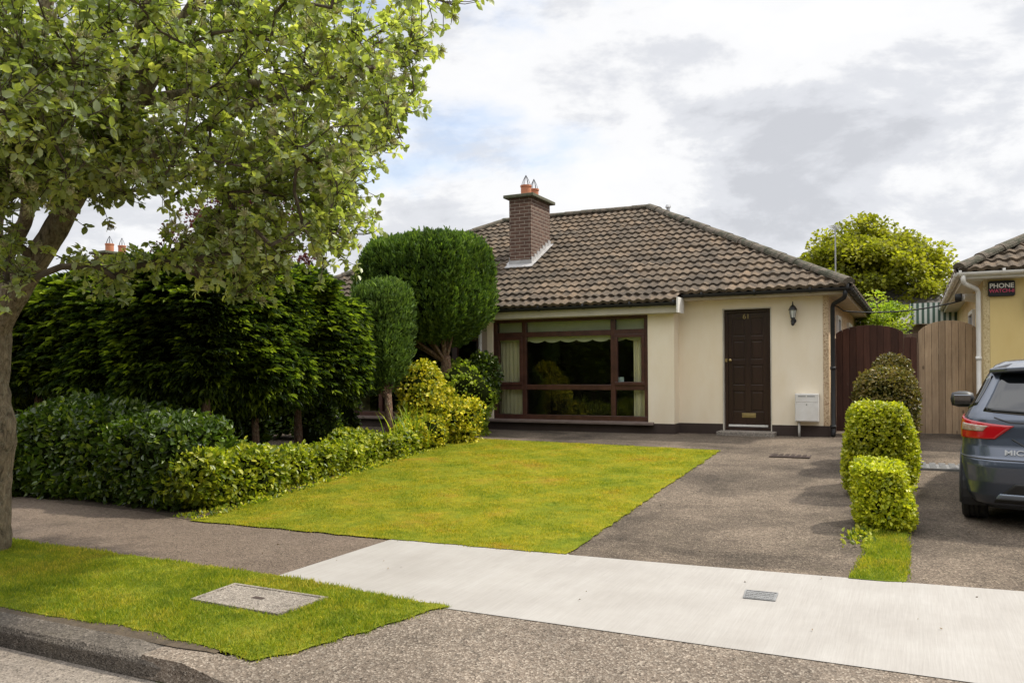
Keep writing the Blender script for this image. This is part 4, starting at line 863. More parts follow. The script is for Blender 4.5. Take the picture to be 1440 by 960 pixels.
def grow(nodes, targets, root_pt, bow=0.12, rtip=0.004, power=0.36):
    """joins every target to the nearest limb; returns twig segments"""
    P = [np.array(n) for n in nodes]; par = [-1] * len(P); tg = sorted(targets, key=lambda t: np.linalg.norm(t - root_pt)); ends = []
    for t in tg:
        A = np.array(P); d = np.linalg.norm(A - t, axis=1) + 0.35 * np.maximum(0, A[:, 2] - t[2]) ; i = int(np.argmin(d)); a = P[i]; L = np.linalg.norm(t - a); k = max(1, int(L / .16)); last = i
        off = RNG.normal(size=3) * L * .08 + np.array([0, 0, bow * L])
        for s in range(1, k + 1):
            u = s / k; p = a + (t - a) * u + off * 4 * u * (1 - u) + (RNG.normal(size=3) * .012 if s < k else 0); P.append(p); par.append(last); last = len(P) - 1
        ends.append(last)
    w = np.zeros(len(P))
    for e in ends: w[e] += 1
    for i in range(len(P) - 1, -1, -1):
        if par[i] >= 0: w[par[i]] += w[i] if i not in () else 0
    segs = []
    for i in range(len(P)):
        if par[i] >= 0:
            r1 = rtip * max(1, w[i]) ** power; r0 = min(rtip * max(1, w[par[i]]) ** power, r1 * 1.35); segs.append((P[par[i]], P[i], r0, r1))
    return segs, P, par, ends
RNG = np.random.default_rng(21)
tree = thing('street_tree', (-7.0, 4.27, 0), 'large whitebeam tree with oval leaves and forked trunk on the grass verge', 'tree')
tm = MB(); nodes = []
limb(tm, [(-7.10, 4.25, -.15), (-7.06, 4.25, .12), (-7.05, 4.26, .6), (-6.99, 4.27, 1.0), (-7.08, 4.27, 1.4), (-7.06, 4.3, 2.0)], .20, .175, 20)
tm.build('trunk', M_BARK, tree, smooth=True)
tm = MB()
for pts, a, b in (([(-7.06, 4.28, 1.80), (-6.80, 4.36, 2.2), (-6.48, 4.45, 2.62), (-6.18, 4.52, 3.05), (-5.75, 4.7, 3.7), (-5.3, 4.9, 4.5), (-4.7, 5.0, 5.2)], .135, .04),
                  ([(-7.0, 4.3, 1.85), (-7.12, 4.32, 2.5), (-7.22, 4.5, 3.3), (-7.15, 4.8, 4.4), (-7.0, 5.0, 6.0)], .145, .04),
                  ([(-7.08, 4.32, 2.15), (-6.85, 4.34, 2.55), (-6.55, 4.3, 2.80), (-6.35, 4.15, 3.2), (-5.9, 3.7, 3.9), (-5.3, 3.3, 4.6)], .075, .03),
                  ([(-6.05, 4.52, 3.05), (-5.6, 4.7, 3.25), (-5.0, 5.0, 3.6), (-4.3, 5.1, 3.75), (-3.5, 4.9, 3.7)], .06, .018),
                  ([(-5.7, 4.75, 3.75), (-5.2, 5.4, 4.0), (-4.6, 6.0, 4.2), (-4.1, 6.2, 4.1)], .05, .015),
                  ([(-7.2, 4.55, 3.4), (-7.8, 5.0, 4.2), (-8.5, 5.4, 5.2)], .07, .02), ([(-7.15, 4.5, 3.1), (-7.9, 4.0, 3.9), (-8.6, 3.4, 4.7)], .07, .02),
                  ([(-5.9, 4.6, 3.4), (-5.2, 4.3, 4.1), (-4.3, 4.1, 4.6), (-3.4, 4.1, 4.6)], .05, .014)):
    nodes += [np.array(q[0]) for q in limb(tm, pts, a, b)][4:]
tm.build('limbs', M_BARK, tree, smooth=True)
def ell(n, c, r, inner=0.0):
    d = unit(RNG.normal(size=(n, 3))); rad = (inner ** 3 + (1 - inner ** 3) * RNG.random((n, 1))) ** (1 / 3); return np.array(c) + d * rad * np.array(r)
T_ = np.concatenate([ell(390, (-6.3, 4.9, 4.45), (2.95, 2.5, 1.4)), ell(150, (-4.95, 5.1, 3.75), (1.6, 1.35, 1.15)), ell(66, (-4.85, 5.1, 2.75), (.9, .75, .68)), ell(6, (-2.85, 4.7, 4.05), (.22, .3, .07)), ell(8, (-5.85, 4.6, 2.36), (.55, .35, .14)), ell(36, (-4.8, 5.5, 2.8), (.7, .7, .6)), ell(55, (-5.35, 4.05, 3.1), (.95, .35, .38)), ell(7, (-6.2, 3.95, 2.35), (.3, .3, .22)), ell(75, (-6.5, 4.2, 3.55), (.9, .5, .55)), ell(40, (-5.9, 3.7, 3.0), (.7, .3, .3)), ell(85, (-5.35, 3.5, 3.35), (.85, .5, .6)), ell(22, (-3.55, 4.6, 3.4), (.4, .5, .75)), ell(7, (-3.1, 4.3, 4.35), (.3, .4, .2))])
Hq = (519 - 519) # (horizon is level: no picture-space tests are used)
keep = (T_[:, 2] > 1.95) & (np.linalg.norm(T_ - np.array([0, 0, 1.5]), axis=1) > 3.6)
gap = (np.abs(T_[:, 0] + 6.2) < .8) & (T_[:, 2] < 3.1) & (T_[:, 2] > 2.52) & (T_[:, 1] > 4.2); keep &= ~gap
T_ = T_[keep]
segs, P, par, ends = grow(nodes, list(T_), np.array([-6.9, 4.3, 2.2]), .10, .0042)
LP, LD, LS, LR, BP, BD, BS = [], [], [], [], [], [], []
tw = []
ctr = np.array([-6.3, 4.8, 4.2])
for e in ends:
    p = P[e]; base = P[par[e]]; dd = unit(p - base)
    for k in range(RNG.integers(6, 9)):
        d = unit(dd + RNG.normal(size=3) * .75 + np.array([0, 0, .15])); L = RNG.uniform(.10, .34); q0 = p - dd * RNG.uniform(0, .28); q1 = q0 + d * L * .6; q2 = q0 + d * L + np.array([0, 0, .03]); tw += [(q0, q1, .0034, .003), (q1, q2, .003, .0024)]
        rr = RNG.random(); nl = RNG.integers(6, 10)
        ax = unit(d + np.array([0, 0, .5])); s1 = unit(np.cross(ax, RNG.normal(size=3))); s2 = np.cross(ax, s1)
        for j in range(nl):
            t = j * 2.4 + RNG.random(); o = s1 * math.cos(t) + s2 * math.sin(t); LP.append(q2 - d * RNG.uniform(0, .05)); LD.append(o + ax * RNG.uniform(-.1, .6) + np.array([0, 0, -.15])); LS.append(RNG.uniform(.036, .080)); LR.append(np.clip(rr * .75 + RNG.random() * .3, 0, 1))
        for j in range(3):
            LP.append(q0 + (q1 - q0) * RNG.random()); LD.append(d + RNG.normal(size=3)); LS.append(RNG.uniform(.04, .085)); LR.append(rr * .7 + RNG.random() * .2)
        if RNG.random() < .26:
            for j in range(20):
                o = unit(ax * 1.3 + RNG.normal(size=3) * .7); BP.append(q2); BD.append(o); BS.append(RNG.uniform(.035, .07))
segs += tw
np_tubes('branches', M_TWIG, tree, segs, 5)
LP, LD = np.array(LP), np.array(LD)
cr_o = leaves('crown', L_TREE, tree, LP, LD, np.array(LS), .62, .15, RNG.normal(size=(len(LP), 3)) * .5 + np.array([0, 0, 1.]), np.array(LR), .07)
BP, BD, BS = np.array(BP), np.array(BD), np.array(BS)
leaves('flower_stalks', L_BUD, tree, BP, BD, BS, .11, .1)
tips = BP + unit(BD) * BS[:, None]
nb = len(tips); leaves('flower_buds', L_BUD, tree, tips, RNG.normal(size=(nb, 3)), np.full(nb, .013), .8, .1, tri=True)

def clump_tree(name, loc, label, cat, group, m, mb, c, r, nc, per, size, csize, trunk_r=.2, seed=3, holes=.5, limbs=14):
    t = thing(name, loc, label, cat, group); c = np.array(c, float); r = np.array(r, float)
    d = unit(RNG.normal(size=(nc, 3))); d[:, 2] = np.where(d[:, 2] < -.55, -d[:, 2], d[:, 2]); lump = Lump(seed, .16, 2.2)
    rad = RNG.uniform(holes, 1.0, (nc, 1)) + lump(d)[:, None]; cc = c + d * r * rad
    P_ = np.repeat(cc, per, 0); cs = csize * RNG.uniform(.6, 1.3, nc).repeat(per)[:, None]; off = unit(RNG.normal(size=(nc * per, 3))) * RNG.random((nc * per, 1)) ** .45 * cs * np.array([1.15, 1.15, .62])
    D = off / csize + np.array([0, 0, .1]) + RNG.normal(size=off.shape) * .5; rn = np.clip(RNG.random(nc).repeat(per) * .5 + RNG.random(nc * per) * .5, 0, 1)
    leaves('crown', m, t, P_ + off, D, size * RNG.uniform(.6, 1.2, nc * per), .75, .15, np.array([0, 0, 1.]) + RNG.normal(size=off.shape) * .6, rn)
    tr = MB(); b = Vector(loc); top = Vector((c[0], c[1], c[2] + r[2] * .2)); pt = [b + Vector((0, 0, -.2)), b.lerp(top, .4) + Vector((.1, 0, 0)), b.lerp(top, .75), top]
    nd = [np.array(q[0]) for q in limb(tr, pt, trunk_r, trunk_r * .3)]; tr.build('trunk', mb, t, smooth=True)
    sg, *_ = grow([q for q in nd if q[2] > c[2] - r[2] * .8], list(cc[:: max(1, nc // (limbs * 6))]), np.array(b), .05, .014, .5); np_tubes('branches', mb, t, sg, 5)
    return t
RNG = np.random.default_rng(22)
clump_tree('acer_tree', (-1.1, 28.5, .3), 'broad yellow-green deciduous tree rising behind the gap between the houses', 'tree', None, L_ACER, M_TWIG, (-1.25, 28.5, 3.9), (2.4, 2.1, 2.1), 340, 110, .13, .42, .16, 5, .35)
clump_tree('lime_green_shrub', (-1.6, 21.2, .3), 'lime green leafy shrub beside the rear corner of the cream house', 'shrub', None, L_LIME, M_TWIG, (-.72, 21.9, 2.45), (.62, .9, .75), 60, 80, .075, .2, .05, 9, .3)
clump_tree('purple_plum_tree', (-13.5, 13.5, .3), 'dark purple leaved tree glimpsed through the street tree', 'tree', None, L_PURPLE, M_TWIG, (-12.9, 13.0, 4.0), (1.5, 1.4, 1.5), 130, 90, .08, .32, .1, 12, .3)
for i, (x, y) in enumerate(((-10.5, -7.5), (-6.0, -8.2), (-1.5, -7.6), (3.6, -8.4), (-15.5, -8.5))):
    clump_tree('roadside_tree', (x, y, .1), ['dense green tree across the road', 'dense green tree across the road opposite the lawn'][i % 2] + ', %s of its row' % ('first', 'second', 'third', 'fourth', 'farthest')[i], 'tree', 'trees across the road', L_LEY, M_BARK2, (x, y, 3.0), (2.6, 1.6, 2.9), 170, 60, .30, .7, .2, 20 + i, .3)
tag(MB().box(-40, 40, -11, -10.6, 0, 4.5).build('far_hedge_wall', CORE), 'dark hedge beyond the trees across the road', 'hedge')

# conifers clipped as a tall screen
def conifer(loc, label, c, r, n, trunks, seed, m=L_LEY, size=.10, width=.16, upm=.0, grp='tall dark cypresses screening the neighbouring garden', e=4.5):
    t = thing('screening_cypress', loc, label, 'conifer', grp); c = np.array(c, float); r = np.array(r, float)
    lump = Lump(seed, .10, 2.0); P_, N = blob_points(n, c, r, e, lump); hole = Lump(seed + 50, 1.0, 3.6)(P_ * np.array([1, 1, 1.6])); P_ = P_ - N * (np.clip(hole - .35, 0, 1) * .28)[:, None]; k = len(P_)
    # flat sprays: each a fan of narrow leaflets lying in horizontal layers
    lay = .13; sp = P_.copy(); wv_ = .09 * np.sin(sp[:, 0] * 2.3 + sp[:, 1] * 3.1) + .07 * np.sin(sp[:, 1] * 6.7 - sp[:, 0] * 4.1 + 1) + .04 * np.sin(sp[:, 1] * 13 + sp[:, 0] * 11); zq = (np.round((sp[:, 2] + wv_) / lay) * lay - wv_); sp[:, 2] = sp[:, 2] + (zq - sp[:, 2]) * .55 + RNG.normal(size=k) * .03
    per = 6; B = np.repeat(sp, per, 0); NN = np.repeat(N, per, 0); side = unit(np.cross(NN, [0, 0, 1.]) + 1e-4); f = np.tile(np.linspace(-1, 1, per), k)[:, None]
    o = (RNG.uniform(-.17, .03, (k, 1)) + (RNG.random((k, 1)) < .12) * RNG.uniform(.02, .10, (k, 1))).repeat(per, 0); B = B + NN * o + side * f * size * .3
    D = NN + side * f * .75 + np.array([0, 0, upm]) + RNG.normal(size=B.shape) * .3; D[:, 2] *= .6
    rn = np.clip(np.repeat(RNG.random(k), per) * .75 + RNG.random(k * per) * .25, 0, 1)
    leaves('crown', m, t, B, D, size * RNG.uniform(.7, 1.5, k * per), width * 1.7, .2, np.array([0, 0, 1.]) + RNG.normal(size=B.shape) * .35, rn)
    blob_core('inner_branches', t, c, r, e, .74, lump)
    for (x, y, q) in trunks:
        mb = MB(); limb(mb, [(x, y, 0), (x + .02, y, .6), (x - .03, y + .02, 1.3), (x, y, 2.2)], q, q * .6); mb.build('trunk', M_BARK2, t, smooth=True)
    return t
conifer((-8.3, 8.2, .1), 'tall clipped cypress nearest the lawn with bright green right face', (-8.35, 8.75, 1.98), (.92, 1.75, .89), 17000, [(-8.0, 7.55, .075), (-8.05, 8.45, .06), (-8.3, 9.6, .07)], 31)
conifer((-10.4, 7.9, .1), 'dark clipped cypress behind the laurel hedge', (-10.45, 8.2, 1.92), (1.3, 1.25, .86), 11000, [(-11.15, 7.5, .11), (-9.8, 8.0, .08)], 32)
conifer((-13.0, 8.2, .1), 'dark cypress behind the street tree trunk at the left edge', (-13.1, 8.4, 1.92), (1.5, 1.3, .88), 7000, [(-12.9, 7.9, .1)], 33)

def topiary(name, loc, label, cat, c, r, e, n, m, size, width, seed, trunk, stems, zmin, upm, group=None, amp=.05, taper=0.0):
    t = thing(name, loc, label, cat, group); lump = Lump(seed, amp, 3.2); c = np.array(c, float); r = np.array(r, float)
    P_, N = blob_points(n, c, r, e, lump, zmin)
    def tp(Q):
        Q = Q.copy(); k = np.clip((c[2] - Q[:, 2]) / r[2], 0, 1) ** 2 * taper; Q[:, :2] = c[:2] + (Q[:, :2] - c[:2]) * (1 - k[:, None]); return Q
    P_ = tp(P_); per = 4; B = np.repeat(P_, per, 0); NN = np.repeat(N, per, 0); k = len(P_)
    stri = .03 * np.sin(np.arctan2(B[:, 1] - c[1], B[:, 0] - c[0]) * 30 + np.sin(B[:, 2] * 5) * 1.5)[:, None] * 1.3
    B = B + NN * (RNG.uniform(-.10, .02, (k, 1)).repeat(per, 0) + stri) + RNG.normal(size=B.shape) * size * .3
    D = NN * .65 + np.array([0, 0, upm]) + RNG.normal(size=B.shape) * .33
    rn = np.clip(np.repeat(RNG.random(k), per) * .7 + RNG.random(k * per) * .3, 0, 1)
    leaves('crown', m, t, B - unit(D) * size * .4, D, size * RNG.uniform(.6, 1.4, k * per), width, .12, NN + RNG.normal(size=B.shape) * .6, rn)
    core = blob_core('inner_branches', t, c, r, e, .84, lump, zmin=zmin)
    co = np.empty(len(core.data.vertices) * 3, np.float32); core.data.vertices.foreach_get('co', co); co = co.reshape(-1, 3) + np.array(loc); co = tp(co) - np.array(loc); core.data.vertices.foreach_set('co', co.astype(np.float32).ravel())
    mb = MB(); nd = limb(mb, *trunk[:1], trunk[1], trunk[2]); mb.build('trunk', M_BARK2, t, smooth=True)
    mb = MB(); top = Vector(trunk[0][-1])
    for k in range(stems):
        a = k * 2.399; rr = random.uniform(.35, .8); q = Vector((c[0] + math.cos(a) * r[0] * rr * (1 - taper * .6), c[1] + math.sin(a) * r[1] * rr * (1 - taper * .6), c[2] + r[2] * (zmin + random.uniform(.05, .5))))
        limb(mb, [top - Vector((0, 0, .12)), top.lerp(q, .45) + Vector((0, 0, -.06)), q], trunk[2] * .5, .012, 6)
    mb.build('branches', M_BARK2, t, smooth=True); return t
topiary('clipped_yew', (-7.75, 13.0, .3), 'big flat-topped clipped yew beside the front window', 'topiary tree', (-8.06, 12.95, 2.98), (1.11, 1.02, .97), 3.8, 15000, L_TOP, .075, .3, 41, ([(-7.7, 13.0, .2), (-7.68, 13.0, 1.0), (-7.72, 12.98, 1.75)], .12, .09), 16, -.97, .75, amp=.08, taper=.38)
topiary('clipped_juniper', (-7.75, 11.2, .25), 'slim rounded grey-green juniper on a bare brown trunk', 'topiary tree', (-7.97, 11.3, 2.08), (.44, .43, .86), 3.5, 6000, L_YEW, .075, .28, 42, ([(-7.72, 11.2, .15), (-7.75, 11.2, .7), (-7.8, 11.25, 1.1)], .075, .06), 26, -.98, .8, amp=.06, taper=.5)

RNG = np.random.default_rng(23)
# hedges and shrubs
def shrub(name, loc, label, cat, blobs, group=None, stems=None):
    t = thing(name, loc, label, cat, group)
    for b in blobs: clipped(name, t, **b)
    if stems:
        mb = MB()
        for (x, y, z, h, q) in stems: limb(mb, [(x, y, z), (x + random.uniform(-.04, .04), y, z + h * .5), (x + random.uniform(-.1, .1), y + random.uniform(-.08, .08), z + h)], q, q * .5, 7)
        mb.build('stems', M_BARK2, t, smooth=True)
    return t
def B_(m, c, r, e, n, size, width, **k): return dict(m=m, c=c, r=r, e=e, n=n, size=size, width=width, **k)
shrub('laurel_hedge', (-8.6, 6.4, 0), 'big dark glossy laurel hedge bordering the footpath', 'hedge', [
    B_(L_LAUREL, (-9.0, 6.85, .52), (1.15, .72, .60), 3.5, 6500, .085, .5, seed=51, amp=.09, freq=2.5, depth=.22),
    B_(L_LAUREL, (-7.55, 6.62, .50), (.62, .55, .50), 3.5, 3600, .08, .5, seed=52, amp=.06, freq=3, depth=.22),
    B_(L_LAUREL, (-10.6, 6.7, .30), (.9, .6, .42), 3, 2600, .085, .5, seed=53, amp=.08, freq=3, depth=.22)], stems=[(-9, 6.8, 0, .9, .03), (-7.6, 6.6, 0, .8, .03)])
shrub('low_hedge', (-7.1, 8.5, .1), 'low leafy hedge with yellowing tips along the left lawn edge', 'hedge', [
    B_(L_LOW, (-6.98, 6.95, .33), (.30, .85, .30), 3.5, 3600, .07, .55, seed=54, amp=.06, freq=4, depth=.3),
    B_(L_LOW, (-7.1, 8.5, .31), (.27, .95, .21), 3.5, 3300, .065, .55, seed=55, amp=.06, freq=4, depth=.3),
    B_(L_LOW, (-7.2, 10.1, .35), (.27, 1.0, .20), 3.5, 3300, .065, .55, seed=56, amp=.07, freq=4, depth=.3)], stems=[(-6.95 - .02 * i, 6.5 + .37 * i, .05, .38, .010) for i in range(13)])
shrub('variegated_euonymus', (-7.3, 12.0, .3), 'bright yellow variegated euonymus bush at the lawn corner', 'shrub', [
    B_(L_YELLOW, (-7.4, 12.0, .78), (.46, .5, .60), 2.3, 3600, .065, .6, seed=57, amp=.20, freq=5, depth=.45, core=.6, spread=1.0),
    B_(L_YELLOW, (-7.52, 11.9, 1.2), (.28, .3, .5), 2.0, 1200, .06, .6, core=.6, seed=58, amp=.13, freq=4, depth=.4),
    B_(L_YELLOW, (-7.2, 10.95, .40), (.25, .45, .21), 2.4, 1000, .06, .6, seed=74, amp=.1, freq=5, depth=.4, core=.6),
    B_(L_YELLOW, (-7.1, 12.25, .6), (.33, .35, .4), 2.2, 1100, .06, .6, seed=73, amp=.14, freq=5, depth=.4, core=.6),
    B_(L_YELLOW, (-7.25, 11.55, .55), (.33, .4, .33), 2.2, 1100, .06, .6, seed=59, amp=.08, freq=4, depth=.3)], stems=[(-7.4, 12, .25, .7, .02)])
shrub('leafy_shrub', (-7.5, 13.4, .3), 'green climbing shrub beside the window under the big clipped yew', 'shrub', [
    B_(L_LIME, (-7.42, 13.3, .85), (.45, .42, .6), 2.4, 2300, .07, .55, seed=60, amp=.2, freq=4, core=.7, depth=.4),
    B_(L_LAUREL, (-7.5, 13.75, 1.35), (.42, .3, .55), 2.2, 1800, .075, .55, seed=61, amp=.2, freq=4, core=.7, depth=.4),
    B_(L_LAUREL, (-8.15, 12.9, .95), (.4, .4, .6), 2.2, 1500, .07, .55, seed=62, amp=.12, freq=3, depth=.4)], stems=[(-7.5, 13.6, .25, .9, .02)])
shrub('garden_shrub', (-10.6, 11.2, .3), 'yellow-green bush glimpsed under the dark cypresses', 'shrub', [
    B_(L_LIME, (-12.2, 10.9, .95), (1.3, .6, .5), 2.4, 2200, .08, .55, seed=63, amp=.12, freq=3, depth=.4)], stems=[(-12.2, 10.9, .25, .7, .02)])
shrub('overgrown_shrub', (-9.1, 10.9, .3), 'loose dark shrub behind the low hedge below the cypress', 'shrub', [
    B_(L_LAUREL, (-9.2, 11.3, .75), (.75, .6, .6), 2.2, 2200, .075, .5, seed=64, amp=.15, freq=3, depth=.5),
    B_(L_LAUREL, (-10.3, 10.2, .62), (.9, .5, .5), 2.2, 1700, .085, .5, seed=75, amp=.15, freq=3, depth=.5),
    B_(L_LAUREL, (-10.9, 11.9, .75), (1.0, .4, .5), 2.2, 1500, .085, .5, seed=76, amp=.15, freq=3, depth=.5),
    B_(L_LAUREL, (-8.3, 10.2, .6), (.3, .5, .42), 2.2, 900, .07, .5, seed=65, amp=.12, freq=3, depth=.5)], stems=[(-9.2, 11.3, .25, .7, .02)])
ir = thing('iris_clump', (-7.2, 10.9, .2), 'spiky clump of long green blades rising from the low hedge', 'plant')
n = 90; ph = RNG.uniform(0, 6.28, n); bx = np.stack([-7.12 + RNG.normal(size=n) * .13, 10.9 + RNG.normal(size=n) * .2, np.full(n, .3)], 1); V = []; F = []
for i in range(n):
    L = RNG.uniform(.4, .8); o = np.array([math.cos(ph[i]), math.sin(ph[i]), 0]); s_ = np.array([-o[1], o[0], 0]) * .011; k = len(V); le = RNG.uniform(.15, .6)
    for j in range(6):
        u = j / 5; p = bx[i] + np.array([0, 0, L]) * (u - le * .35 * u ** 3) + o * L * le * u * u; w = 1 - u ** 2 * .95; V += [p - s_ * w, p + s_ * w]
    F += [(k + 2 * j, k + 2 * j + 1, k + 2 * j + 3, k + 2 * j + 2) for j in range(5)]
npmesh('blades', np.array(V), np.array(F), L_LIME, ir, np.repeat(RNG.random(n), 12))
grp = 'clipped shrubs dividing the two driveways'
shrub('box_shrub', (-.27, 8.15, .07), 'small square clipped yellow-green shrub nearest the pavement', 'shrub', [B_(L_BOX, (-.27, 8.02, .37), (.245, .28, .305), 5, 6500, .034, .62, seed=66, amp=.045, freq=5, depth=.25, core=.8)], grp, [(-.27 + .05 * i, 8.1, .05, .35, .014) for i in (-2, 0, 2)])
shrub('box_shrub', (-.27, 9.7, .12), 'large square clipped yellow-green shrub second from the pavement', 'shrub', [B_(L_BOX, (-.33, 9.7, .63), (.30, .52, .49), 5, 12000, .036, .62, seed=67, amp=.05, freq=4, depth=.2)], grp, [(-.3, 9.6 + .2 * i, .1, .4, .016) for i in (-1, 0, 1)])
shrub('rounded_shrub', (-.2, 11.4, .2), 'bronze-brown rounded shrub between the clipped shrubs and the gates', 'shrub', [
    B_(L_BRONZE, (-.29, 11.3, .86), (.38, .43, .64), 2.6, 8000, .040, .62, seed=68, amp=.03, freq=4, depth=.2),
    B_(L_BRONZE, (-.26, 12.1, 1.22), (.25, .3, .44), 2.3, 3500, .040, .62, seed=69, amp=.02, freq=4, depth=.2)], grp, [(-.2, 11.3, .15, .5, .02)])
# weeds at the lawn and hedge foot
n = 1500; X = np.concatenate([RNG.normal(-.42, .05, 150), RNG.uniform(-6.85, -6.45, n)]); Y = np.concatenate([RNG.normal(7.55, .18, 150), RNG.uniform(6.0, 11.8, n)]); X[150:] -= (Y[150:] - 6) * .08
Pw = np.stack([X, Y, GZ(X, Y) + .01], 1); Dw = RNG.normal(size=(len(X), 3)); Dw[:, 2] = np.abs(Dw[:, 2]) + .3
tag(leaves('ground_cover', L_LOW, None, Pw, Dw, RNG.uniform(.025, .06, len(X)), .6, .2), 'small weeds and fallen leaves along the hedge foot', 'ground cover', kind='stuff')
n = 190; X = RNG.uniform(-6, 3, n); Y = RNG.uniform(3.2, 13, n); k = ~in_poly(X, Y, LAWN) & ~in_poly(X, Y, VERGE); X, Y = X[k], Y[k]
Dw = RNG.normal(size=(len(X), 3)); Dw[:, 2] *= .2
tag(leaves('leaf_litter', mat('dry_leaf', (.30, .24, .15), (.16, .11, .06), 9, .8), None, np.stack([X, Y, GZ(X, Y) + .008], 1), Dw, RNG.uniform(.008, .024, len(X)), .5, .3), 'scattered dry leaf bits on the driveway and path', 'leaf litter', kind='stuff')

# ------------------------------------------------------------------ car
M_PAINT = NT('grey_blue_car_paint'); M_PAINT.set(Base_Color=(.065, .080, .112), Metallic=.5, Roughness=.32, Coat_Weight=1.0, Coat_Roughness=.03); M_PAINT = M_PAINT.m
M_TRIM = mat('black_trim', (.018, .018, .019), None, rough=.5, bump=.1)
M_CGLASS = mat('dark_car_glass', (.004, .005, .006), None, rough=.03, bump=0, spec=.9)
M_RED = mat('red_lens', (.42, .008, .012), None, rough=.08, bump=0, spec=.8)
M_CLEAR = mat('clear_lens', (.42, .36, .30), (.30, .16, .10), 30, .1, 0, spec=.8)
M_CHROME = mat('chrome', (.75, .75, .76), None, rough=.12, bump=0, metallic=1)
LV = np.array([  # z, half width, rear y, front y, corner radius
    (.17, .70, .20, 3.80, .20), (.22, .79, .10, 3.90, .26), (.30, .835, .05, 3.96, .30), (.42, .858, .015, 3.99, .32), (.55, .868, .0, 3.99, .33), (.605, .870, .012, 3.97, .33), (.63, .868, .045, 3.95, .32),
    (.72, .862, .085, 3.88, .30), (.80, .862, .10, 3.72, .28), (.88, .862, .105, 3.50, .27), (.95, .850, .12, 3.15, .27), (1.0, .822, .15, 2.95, .25), (1.08, .775, .205, 2.72, .23), (1.18, .722, .28, 2.50, .21),
    (1.28, .675, .36, 2.28, .19), (1.36, .638, .42, 2.10, .18), (1.41, .600, .47, 1.97, .18), (1.445, .53, .56, 1.85, .18), (1.462, .42, .72, 1.72, .2), (1.468, .2, .95, 1.5, .1)])
def lev(z): return [np.interp(z, LV[:, 0], LV[:, i]) for i in range(1, 5)]
def surf(s, z):
    """s: 0..1 rear face centre to corner, 1..2 corner, 2..3 side, 3..4 front corner, 4..5 front face (x<0 side)"""
    w, yr, yf, rc = lev(z)
    def taper(y): return 1 - .06 * abs((y - 1.9) / 2.1) ** 3
    def rear(x): return yr + .07 * (x / w) ** 2
    if s <= 1: x = (w - rc) * s; return np.array([-x, rear(x), z])
    if s <= 2: t = (s - 1) * math.pi / 2; x = w - rc + rc * math.sin(t); y = rear(w - rc) + rc * 1.15 * (1 - math.cos(t)); return np.array([-x * (1 - .06 * (s - 1) * abs((y - 1.9) / 2.1) ** 3), y, z])
    ya = rear(w - rc) + rc * 1.15; yb = yf - .07 - rc * 1.15
    if s <= 3: y = ya + (yb - ya) * (s - 2); return np.array([-w * taper(y), y, z])
    if s <= 4: t = (s - 3) * math.pi / 2; return np.array([-(w * taper(yb) - rc + rc * math.cos(t)), yb + rc * 1.15 * math.sin(t), z])
    x = (w - rc) * (5 - s); return np.array([-x, yf - .07 * (x / w) ** 2, z])
def snorm(s, z):
    a = surf(s + .01, z) - surf(s - .01 if s > .01 else 0, z); b = surf(s, min(z + .008, 1.46)) - surf(s, z - .008); n_ = np.cross(a, b); n_ /= np.linalg.norm(n_) + 1e-9
    o = surf(s, z) - np.array([0, 2, .7]); return n_ if n_ @ o > 0 else -n_
car = thing('parked_car', (0, 0, 0), 'dark blue-grey hatchback parked on the neighbouring driveway, seen from behind', 'car')
ss = np.concatenate([np.linspace(0, 1, 12), np.linspace(1, 2, 10)[1:], np.linspace(2, 3, 110)[1:], np.linspace(3, 4, 10)[1:], np.linspace(4, 5, 12)[1:]]); zz = np.unique(np.concatenate([np.linspace(.17, 1.468, 56), LV[:, 0]]))
V = []; F = []
for sx in (1, -1):
    k0 = len(V)
    for z in zz:
        for s in ss: p = surf(s, z); V.append((p[0] * sx, p[1], p[2]))
    ns_ = len(ss)
    for i in range(len(zz) - 1):
        for j in range(ns_ - 1):
            a = k0 + i * ns_ + j; c = (np.array(V[a]) + np.array(V[a + ns_ + 1])) / 2
            if c[2] < .66 and any((c[1] - wy) ** 2 + (c[2] - .31) ** 2 < .35 ** 2 for wy in (.66, 3.19)) and abs(c[0]) > .6: continue
            F.append((a, a + 1, a + ns_ + 1, a + ns_) if sx < 0 else (a, a + ns_, a + ns_ + 1, a + 1))
    top = k0 + (len(zz) - 1) * ns_
V = np.array(V)
body = npmesh('body', V, np.array(F), M_PAINT, car, smooth=True)
n_ = len(ss); tr_ = [(V[(len(zz) - 1) * n_ + j]) for j in range(n_)]
MB().add([tuple(p) for p in tr_] + [(-p[0], p[1], p[2]) for p in reversed(tr_)], [tuple(range(2 * n_))]).build('roof_centre', M_PAINT, car)
MB().box(-.68, .68, .22, 3.8, .2, .3).build('underbody', M_TRIM, car)
